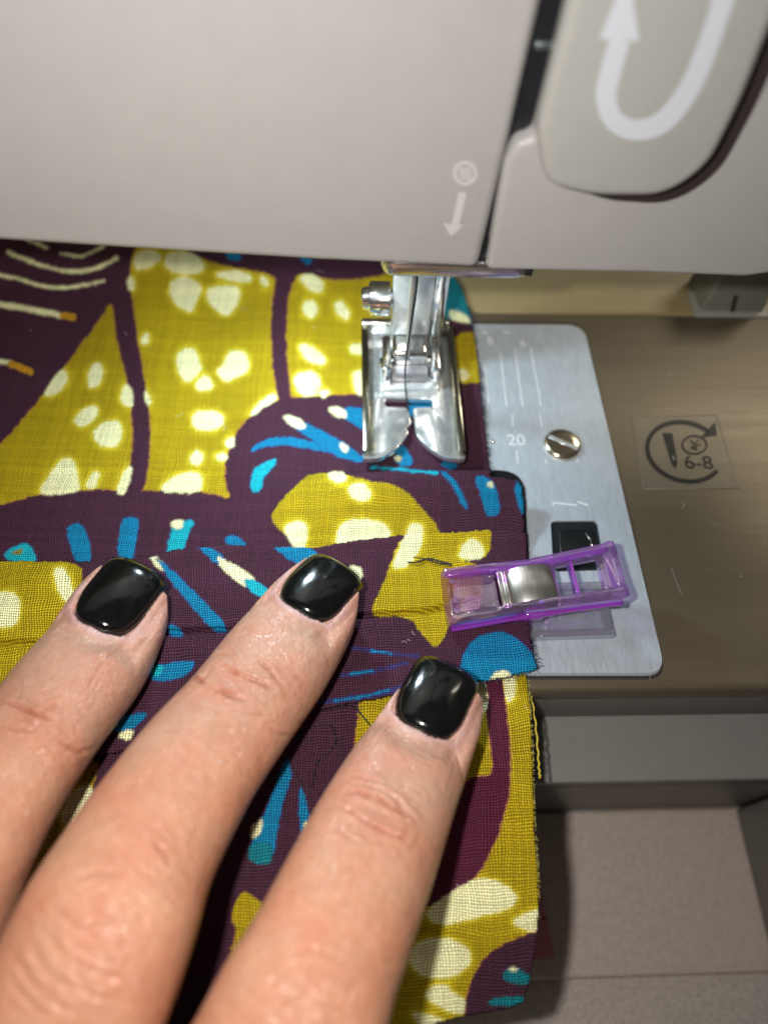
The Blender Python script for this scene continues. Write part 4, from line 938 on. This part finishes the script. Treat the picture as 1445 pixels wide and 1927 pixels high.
for i in range(len(P2) - 1): F_.append((2 * i, 2 * i + 1, 2 * i + 3, 2 * i + 2))
o = mesh_obj('spring', V_, F_, m_spring, clip2); md = o.modifiers.new('t', 'SOLIDIFY'); md.thickness = .3 * S

# ------------------------------------------------------------------ dust
def dust(name, n, fx, zf, r, parent, seed):
    rs = random.Random(seed); geos = []
    for _ in range(n):
        x, y = fx(rs); z = zf; rr = r * rs.uniform(.4, 1.3)
        V_ = [np.array([x + rr * rs.uniform(.6, 1.2) * dx, y + rr * rs.uniform(.6, 1.2) * dy, z + rr * .5 * (1 + dz_)]) for dx, dy, dz_ in ((1, 0, 0), (0, 1, 0), (-1, 0, 0), (0, -1, 0), (0, 0, 1), (0, 0, -1))]
        geos.append((V_, [(0, 1, 4), (1, 2, 4), (2, 3, 4), (3, 0, 4), (1, 0, 5), (2, 1, 5), (3, 2, 5), (0, 3, 5)]))
    v, f = merge(geos); o = mesh_obj(name, v, f, m_dust, parent); o['kind'] = 'stuff'
dust('dust', 260, lambda r: (r.uniform(20, BX), r.uniform(FY + 1, LY)), -62, .14, mach, 1)
o = None
dust('dust', 160, lambda r: (r.uniform(14, 80), r.uniform(BY + 2, 110)), 0, .045, mach, 2)
dust('dust', 700, lambda r: (r.uniform(-10, 120), r.uniform(-60, FY - 1)), -66, .28, None, 3)

def lint(name, n, place, parent, seed, r=.035):
    rs = random.Random(seed); geos = []
    for _ in range(n):
        p = place(rs); a = rs.uniform(0, 6.28); l = rs.uniform(.5, 1.8); c = rs.uniform(-.6, .6)
        d = np.array([math.cos(a), math.sin(a), 0]); m_ = np.array([-d[1], d[0], 0])
        geos.append(tube_geo(catmull([p, p + d * l * .5 + m_ * c * l * .5 + [0, 0, .12], p + d * l + [0, 0, .04]], 3), r, 4))
    v, f = merge(geos); o = mesh_obj(name, v, f, m_lint, parent); o['kind'] = 'stuff'
m_lint = mat('lint', (.70, .66, .62), .9)
lint('lint', 12, lambda r: onh(hA, r.uniform(20, 660), r.uniform(500, 900), .12), cloth, 5, .028)
lint('lint', 8, lambda r: onh(hC, r.uniform(20, 960), r.uniform(1070, 1240), .12), cloth, 6, .025)
lint('lint', 6, lambda r: onh(hD, r.uniform(820, 990), r.uniform(1300, 1880), .12), cloth, 7, .025)
lint('lint', 6, lambda r: U(r.uniform(1150, 1440), r.uniform(640, 1280), .04), mach, 8, .022)
lint('lint', 14, lambda r: U(r.uniform(1080, 1420), r.uniform(1560, 1820), -61.95), mach, 9, .05)

# ------------------------------------------------------------------ the hand
hand = thing('person', 'left hand with glossy black nail polish, three fingers pressing the cloth flat', 'person', (-40, -40, 0))
def station(px, py, wpx, z, flat=.82):
    p = U(px, py, z); dz = (p - CAMP) @ FW
    r = wpx / 2 * dz / FPX
    return (p, r, r * flat)
def ring_loft(st, ns=40, cap0=True):
    # st: list of (centre, half width, half height); tip first. cross-sections are flattened below, round on top
    C = [s[0] for s in st]; R = [np.array([s[1], s[2]]) for s in st]
    Cc = catmull(C, 8); Rr = catmull(R, 8); V_, F_ = [], []
    n = len(Cc); upv = np.array([0, 0, 1.0])
    rings = []
    # rounded tip
    t0 = Cc[0] - Cc[1]; t0 /= np.linalg.norm(t0)
    pre = []
    for k in range(6, 0, -1):
        a = k / 6 * math.pi / 2
        pre.append((Cc[0] + t0 * math.sin(a) * Rr[0][1] * 1.05, Rr[0] * max(math.cos(a), .03)))
    allr = pre + list(zip(Cc, Rr))
    t1 = Cc[-1] - Cc[-2]; t1 /= np.linalg.norm(t1)
    for k in range(1, 6):
        a = k / 5 * math.pi / 2; allr.append((Cc[-1] + t1 * math.sin(a) * Rr[-1][1], Rr[-1] * max(math.cos(a), .03)))
    for i, (c, r) in enumerate(allr):
        c2 = allr[min(i + 1, len(allr) - 1)][0]; c1 = allr[max(i - 1, 0)][0]
        t = c1 - c2; t /= np.linalg.norm(t); s = np.cross(t, upv); s /= np.linalg.norm(s); u = np.cross(s, t)
        for k in range(ns):
            a = 2 * math.pi * k / ns; ca_, sa_ = math.cos(a), math.sin(a)
            e = 2 / 2.25
            V_.append(c + s * r[0] * math.copysign(abs(ca_) ** e, ca_) + u * r[1] * math.copysign(abs(sa_) ** e, sa_))
    m = len(allr)
    for i in range(m - 1):
        for k in range(ns): F_.append((i * ns + k, i * ns + (k + 1) % ns, (i + 1) * ns + (k + 1) % ns, (i + 1) * ns + k))
    F_.append(tuple(range(ns))[::-1]); F_.append(tuple(range((m - 1) * ns, m * ns)))
    return V_, F_
f1 = [station(262, 1105, 116, 6.6, .80), station(234, 1148, 172, 7.6, .82), station(180, 1240, 206, 9.5), station(126, 1308, 218, 11.5), station(72, 1380, 224, 13.5), station(4, 1475, 238, 16), station(-66, 1590, 262, 17.5), station(-120, 1700, 285, 17), station(-170, 1830, 290, 17), station(-210, 2000, 320, 16)]
f2 = [station(618, 1105, 112, 6.6, .80), station(592, 1148, 168, 7.8, .82), station(527, 1237, 206, 10), station(450, 1340, 220, 12.5), station(377, 1432, 242, 15), station(317, 1522, 264, 17.5), station(260, 1618, 290, 20), station(205, 1735, 330, 22.5), station(150, 1870, 345, 22), station(70, 2060, 350, 20), station(-40, 2300, 400, 18)]
f3 = [station(848, 1300, 104, 6.0, .80), station(828, 1345, 158, 7.2, .82), station(785, 1420, 200, 9.5), station(752, 1480, 224, 11.5), station(712, 1565, 250, 14), station(677, 1645, 268, 16.5), station(640, 1730, 284, 19), station(605, 1810, 300, 21), station(565, 1900, 330, 22.5), station(500, 2040, 350, 21), station(380, 2290, 390, 19)]
def S3(x, y, z, r, f=.85): return (np.array([x, y, z], float), r, r * f)
e1, e2, e3 = f1[-1][0], f2[-1][0], f3[-1][0]
pc_ = (e1 + e3) / 2
fing = [f1, f2, f3]
geos = [ring_loft(f) for f in fing]
# back of the hand, wrist, little finger and thumb lie outside the picture
geos.append(ring_loft([S3(-74, 2, 7, 7), S3(-78, -14, 13, 8), S3(-80, -32, 15, 8.5), S3(-74, -58, 14, 10)]))
geos.append(ring_loft([S3(6, -62, 4, 8), S3(0, -74, 6, 9.5), S3(-14, -88, 7, 11), S3(-32, -102, 7, 13)]))
kb = [np.array([e1[0], e1[1], 13]), np.array([e2[0], e2[1], 15]), np.array([e3[0], e3[1], 14])]
wc = np.array([-52.0, -118.0, 12.0])
for k in kb: geos.append(ring_loft([(k + (k - wc) / np.linalg.norm(k - wc) * 4, 11, 10), ((k + wc) / 2, 15, 11.5), (wc, 16, 12)]))
geos.append(ring_loft([S3(-52, -50, 13, 24, .45), S3(-52, -80, 12, 33, .38), S3(-52, -112, 12, 27, .5), S3(-56, -150, 12, 25, .7), S3(-60, -190, 12, 28, .75)]))
V_, F_ = merge(geos)
hm = mesh_obj('hand_tmp', V_, F_, m_skin, None)
rm = hm.modifiers.new('r', 'REMESH'); rm.mode = 'VOXEL'; rm.voxel_size = .26 * S; rm.use_smooth_shade = True
sm_ = hm.modifiers.new('s', 'SMOOTH'); sm_.factor = .5; sm_.iterations = 10
dg = bpy.context.evaluated_depsgraph_get(); me = bpy.data.meshes.new_from_object(hm.evaluated_get(dg)); bpy.data.objects.remove(hm)
me.name = 'hand'
n = len(me.vertices); co = np.empty(n * 3, np.float32); me.vertices.foreach_get('co', co); co = co.reshape(-1, 3).astype(float) / S
nr = np.empty(n * 3, np.float32); me.vertices.foreach_get('normal', nr); nr = nr.reshape(-1, 3).astype(float)
px, py, dz = proj(co)
vis = np.clip((np.einsum('ij,ij->i', nr, (CAMP - co) / np.linalg.norm(CAMP - co, axis=1)[:, None]) - .05) * 3, 0, 1) * (dz > 10)

# nails
nails = [dict(b=(172, 1180, 14.1), t=(266, 1056, 12.2), w=4.9, roll=.14),
         dict(b=(555, 1146, 14.4), t=(641, 1052, 12.0), w=4.9, roll=-.05),
         dict(b=(787, 1374, 14.2), t=(850, 1243, 12.1), w=4.95, roll=-.06)]
outl = []
for nd in nails:
    B = U(*nd['b']); T = U(*nd['t']); ax = T - B; Ln = np.linalg.norm(ax); ax = ax / Ln
    side = np.cross(ax, [0, 0, 1.0]); side /= np.linalg.norm(side); nn = np.cross(side, ax)
    cr, sr = math.cos(nd['roll']), math.sin(nd['roll']); side, nn = side * cr - nn * sr, nn * cr + side * sr
    nd.update(B=B, ax=ax, side=side, nn=nn, L=Ln)
    nu, nv = 40, 44; W = nd['w']; V_ = []; F_ = []
    def npos(u, v, lift=0.):
        # u in -1..1 across, v in 0..1 from cuticle to free edge
        wv = W * (1 - .15 * max(0, (.42 - v) / .42) ** 2.0 - .02 * max(0, (v - .8) / .2) ** 2)
        yy = v * Ln
        yy -= (Ln * .0) ; yy += 1.9 * (abs(u) ** 2.6) * max(0, 1 - v * 2.2)      # rounded cuticle
        yy -= .5 * (abs(u) ** 5) * max(0, (v - .6) / .4)                        # rounded free edge
        x = math.sin(u * 1.15) / math.sin(1.15) * wv
        z = -(1 - math.cos(u * 1.15)) * W * .80 / 1.0 * .86
        z += .55 * math.sin(v * math.pi) - .55 * max(0, (v - .8) / .2) ** 2 * 1.0 - .5 * max(0, (.12 - v) / .12) ** 2
        return B + ax * yy + side * x + nn * (z + lift)
    for i in range(nu + 1):
        for j in range(nv + 1):
            u = -1 + 2 * i / nu; v = j / nv
            edge = min(1 - abs(u), v * 1.2, (1 - v) * 1.2); d = -.32 * (1 - min(edge / .13, 1)) ** 2
            V_.append(npos(u, v, .22 + d))
    for i in range(nu):
        for j in range(nv): a = i * (nv + 1) + j; F_.append((a, a + nv + 1, a + nv + 2, a + 1))
    # underside
    o2 = len(V_)
    for i in range(nu + 1):
        for j in range(nv + 1): V_.append(npos(-1 + 2 * i / nu, j / nv, -.45))
    for i in range(nu):
        for j in range(nv): a = o2 + i * (nv + 1) + j; F_.append((a, a + 1, a + nv + 2, a + nv + 1))
    rim = [i * (nv + 1) for i in range(nu + 1)] + [nu * (nv + 1) + j for j in range(1, nv + 1)] + [i * (nv + 1) + nv for i in range(nu - 1, -1, -1)] + [j for j in range(nv - 1, 0, -1)]
    for a in range(len(rim)): F_.append((rim[a], rim[a - 1], rim[a - 1] + o2, rim[a] + o2))
    o = mesh_obj('fingernail', V_, F_, m_polish, hand)
    bm = bmesh.new(); bm.from_mesh(o.data); bmesh.ops.recalc_face_normals(bm, faces=bm.faces); bm.to_mesh(o.data); bm.free()
    pts = np.array([npos(u, .02) for u in np.linspace(-1, 1, 11)] + [npos(1, v) for v in np.linspace(.1, 1, 9)] + [npos(u, 1) for u in np.linspace(.8, -.8, 9)] + [npos(-1, v) for v in np.linspace(1, .1, 9)])
    a_, b_, _ = proj(pts); nd['out'] = np.stack([a_, b_], 1)
# seat the nails: skin sinks under each nail and swells into a fold round it
disp = np.zeros(n); tone = np.tile(np.array([.53, .285, .185]), (n, 1))
tipd = np.min([np.hypot(px - a, py - b) for a, b in ((240, 1120), (600, 1110), (830, 1320))], axis=0); kt = np.clip(tipd / 420, 0, 1)[:, None]
tone = np.array([.58, .36, .265]) * (1 - kt) + np.array([.54, .275, .17]) * kt
for nd in nails:
    r = co - nd['B']; la = r @ nd['ax']; ls = r @ nd['side']; lz = r @ nd['nn']
    m = (la > -8) & (la < nd['L'] + 8) & (abs(ls) < 11) & (lz > -6) & (lz < 6)
    Wv = nd['w'] * (1 - .15 * np.clip((.42 - la / nd['L']) / .42, 0, 1) ** 2)
    # nail surface height at this place
    uu = np.clip(ls / np.maximum(Wv, 1), -1.25, 1.25)
    zn = -(1 - np.cos(uu * 1.15)) * nd['w'] * .69 + .55 * np.sin(np.clip(la / nd['L'], 0, 1) * math.pi)
    dist_s = abs(ls) - Wv; dist_b = -la + 1.9 * np.clip(abs(uu), 0, 1) ** 2.6
    dd = np.maximum(dist_s, dist_b)                        # >0 outside nail
    target = zn + .12 - 0.75 * np.clip(-dd / 1.0, 0, 1)    # under the nail it drops away
    fold = .30 * np.exp(-((dd - .7) / .75) ** 2) * (la < nd['L'] * .82)
    wgt = sstep(1.0 - np.clip(dd, 0, None) / 5.5) * np.clip((nd['L'] * .93 - la) / (nd['L'] * .1), 0, 1) * m * (nr @ nd['nn'] > .15)
    delta = (target - lz) * wgt
    over = m & (la >= nd['L'] * .83) & (abs(uu) < 1.1) & (lz > zn - .9) 
    co += nd['nn'][None, :] * (delta + fold * m * (nr @ nd['nn'] > .2))[:, None]
    lz2 = (co - nd['B']) @ nd['nn']
    bad = m & (la > 0) & (dd < .1) & (lz2 > zn - .55)
    co[bad] -= nd['nn'] * (lz2[bad] - (zn[bad] - .55))[:, None]
    cut = (la > nd['L'] - 2.4) & (la < nd['L'] + 12) & (abs(ls) < 12) & (abs(lz) < 16); co[cut] -= nd['ax'] * (sstep((la[cut] - nd['L'] + 2.4) / 2.4) * (la[cut] - nd['L'] + 2.4) * .6)[:, None]
    near = .6 * np.exp(-(np.clip(dd, 0, None) / 2.2) ** 2) * m
    tone = tone * (1 - .75 * near[:, None]) + np.array([.60, .38, .32]) * .75 * near[:, None]
    cut_ = np.exp(-((dd - .55) / .55) ** 2) * m * (la < nd['L'] * .5)
    tone = tone * (1 - .55 * cut_[:, None]) + np.array([.66, .50, .52]) * .55 * cut_[:, None]
    sd0 = m & (la > nd['L'] * .3); pk = np.clip(np.exp(-((ls - 8) / 3.0) ** 2) * sd0, 0, 1)
    tone = tone * (1 - .6 * pk[:, None]) + np.array([.62, .36, .31]) * .6 * pk[:, None]
# creases (lines of the skin over the joints)
CR = [
 (.34, 3.2, [(0, 1318), (25, 1325), (55, 1338), (80, 1348), (105, 1355)]), (.2, 3.0, [(60, 1345), (85, 1338), (100, 1330), (118, 1322)]), (.2, 3, [(55, 1285), (75, 1300), (90, 1312)]), (.14, 3, [(0, 1362), (40, 1372), (80, 1374)]),
 (.34, 3.0, [(358, 1272), (380, 1283), (395, 1292)]), (.34, 3.2, [(418, 1256), (445, 1266), (475, 1278), (500, 1290), (515, 1297)]), (.22, 3.0, [(480, 1238), (500, 1255), (520, 1275), (530, 1290)]), (.26, 3.0, [(400, 1293), (425, 1304), (450, 1316), (470, 1318)]), (.18, 3, [(440, 1340), (480, 1345), (510, 1346)]), (.15, 3, [(390, 1240), (415, 1232), (440, 1232)]),
 (.34, 3.2, [(655, 1488), (680, 1493), (710, 1503), (740, 1520), (775, 1540)]), (.28, 3.0, [(640, 1515), (665, 1530), (700, 1552), (740, 1570), (770, 1580)]), (.2, 3.0, [(735, 1500), (765, 1525), (785, 1548)]), (.16, 3, [(660, 1455), (690, 1465), (715, 1470)]), (.2, 3, [(690, 1480), (720, 1488), (745, 1505), (768, 1530)]), (.12, 3, [(625, 1555), (655, 1575), (690, 1590)]),
 # knuckle wrinkles of the middle finger
 (.30, 4.5, [(95, 1700), (130, 1735), (170, 1760), (220, 1778), (250, 1785)]), (.30, 4.5, [(80, 1745), (110, 1785), (150, 1815), (200, 1835), (240, 1840)]), (.26, 5, [(60, 1790), (90, 1825), (130, 1855), (180, 1875), (225, 1880)]), (.24, 5, [(120, 1665), (150, 1690), (190, 1720), (230, 1740)]),
 (.22, 5, [(30, 1800), (60, 1850), (100, 1885), (150, 1905)]), (.2, 5, [(250, 1625), (275, 1645), (300, 1660)]), (.2, 5, [(150, 1650), (190, 1640), (230, 1645)]), (.2, 5, [(20, 1840), (50, 1880), (90, 1915)]), (.16, 4, [(280, 1575), (305, 1600), (320, 1625)]), (.2, 5, [(235, 1700), (265, 1725), (280, 1760)]),
 # index finger knuckle
 (.18, 5, [(540, 1790), (580, 1785), (630, 1800)]), (.2, 5, [(500, 1850), (550, 1840), (610, 1860), (650, 1880)]), (.2, 5, [(490, 1890), (540, 1885), (600, 1905)]), (.16, 5, [(530, 1820), (580, 1815), (640, 1840)]),
 (.2, 3.2, [(105, 1392), (135, 1408), (150, 1416), (175, 1408)]), (.14, 3.2, [(500, 1368), (535, 1382), (565, 1380)]), (.2, 3, [(236, 1340), (262, 1330), (285, 1300)]), (.25, 3.5, [(250, 1205), (268, 1196), (280, 1184)]), (.2, 3, [(395, 1262), (385, 1275), (372, 1290)]),
 # fine lengthwise lines
 (.10, 2, [(165, 1300), (185, 1260), (210, 1230), (235, 1195)]), (.08, 2, [(150, 1345), (170, 1310), (190, 1280)]), (.10, 2, [(872, 1470), (866, 1430), (862, 1405)]), (.08, 2, [(690, 1420), (720, 1380), (742, 1350)]),
]
red = np.zeros(n)
_r = random.Random(12)
for (cx_, cy_, ax_, wd_, nn_) in [(70, 1340, 35, 95, 9), (450, 1290, 33, 105, 10), (718, 1525, 27, 110, 11), (190, 1765, 30, 170, 14), (570, 1865, 22, 150, 10), (350, 1500, 33, 130, 5), (215, 1255, 35, 70, 5), (800, 1425, 27, 70, 5), (545, 1215, 33, 70, 5)]:
    for _ in range(nn_):
        a0 = math.radians(ax_ + _r.uniform(-16, 16)); l = _r.uniform(.15, .5) * wd_; ox = _r.gauss(0, .30) * wd_; oy = _r.gauss(0, .22) * wd_
        p0 = np.array([cx_ + ox, cy_ + oy]); dd_ = np.array([math.cos(a0), math.sin(a0)]); nrm = np.array([-dd_[1], dd_[0]])
        CR.append((_r.uniform(.05, .12), 2.4, [tuple(p0 - dd_ * l / 2), tuple(p0 + nrm * _r.uniform(-4, 4)), tuple(p0 + dd_ * l / 2)]))
for dep, wd, pts in CR:
    P = np.array(catmull(pts, 5)); lo = P.min(0) - 25; hi = P.max(0) + 25
    m = (px > lo[0]) & (px < hi[0]) & (py > lo[1]) & (py < hi[1]) & (vis > .05)
    if not m.any(): continue
    x = px[m]; y = py[m]; d = dline(P, x, y) + (vnoise(x, y, 11, 77) - .5) * 4.5 * (1.8 if wd > 4 else 1)
    # fade at the ends
    e = np.minimum(np.hypot(x - P[0][0], y - P[0][1]), np.hypot(x - P[-1][0], y - P[-1][1])); fade = np.clip(e / 18, .15, 1)
    k = np.exp(-(d / wd) ** 2) * fade
    dep = dep * (.75 if wd > 4 else 1.7)
    disp[m] -= (dep * k * (.45 + .9 * vnoise(x, y, 22, 78)) - .33 * dep * np.exp(-((d - wd * 2.6) / (wd * 1.5)) ** 2) * fade) * vis[m]
    red[m] = np.maximum(red[m], 1.1 * np.exp(-(d / (wd * 1.0)) ** 2) * fade * min(dep / .5, 1.1))
# fine wrinkling over knuckles
for (cx_, cy_, rx, amp) in [(190, 1770, 110, .13), (60, 1335, 55, .10), (450, 1290, 70, .10), (720, 1520, 70, .10), (570, 1860, 90, .14), (350, 1500, 160, .035), (650, 1680, 140, .035)]:
    g = np.exp(-((px - cx_) / rx) ** 2 - ((py - cy_) / rx) ** 2)
    # stretched noise across the finger axis
    a_ = (px * .80 + py * .60); b_ = (-px * .60 + py * .80)
    nz_ = (vnoise(a_, b_, 26, 41) - .5) * .3 + (vnoise(a_ / 2.8, b_, 6.5, 43) - .5) * 1.0
    disp += amp * 1.5 * nz_ * g * vis
    red = np.maximum(red, .30 * g * (amp > .05))
disp += ((vnoise(px, py, 16, 52) - .5) * .07 + (vnoise(px * .8 + py * .6, (py * .8 - px * .6) * 2.4, 13, 58) - .5) * .07) * vis
co += nr * disp[:, None]
tone = tone * (1 - .62 * red[:, None]) + np.array([.34, .10, .055]) * .62 * red[:, None]
# a smear of polish left in the skin beside two of the nails
for (sx, sy, rx) in [(242, 1166, 9), (232, 1175, 8), (252, 1158, 7), (624, 1162, 5)]:
    g = np.exp(-((px - sx) / rx) ** 2 - ((py - sy) / 3.5) ** 2) * (vnoise(px, py, 4, 91) > .45) * .7
    tone = tone * (1 - g[:, None]) + np.array([.06, .05, .05]) * g[:, None]
me.vertices.foreach_set('co', (co * S).ravel().astype(np.float32))
ca_ = me.color_attributes.new('tone', 'FLOAT_COLOR', 'POINT'); ca_.data.foreach_set('color', np.concatenate([np.clip(tone, 0, 1), np.ones((n, 1))], 1).ravel().astype(np.float32))
me.shade_smooth(); me.materials.clear(); me.materials.append(m_skin); me.update()
ho = bpy.data.objects.new('hand', me); COL.objects.link(ho); setloc(ho, hand)
print('hand verts', n)
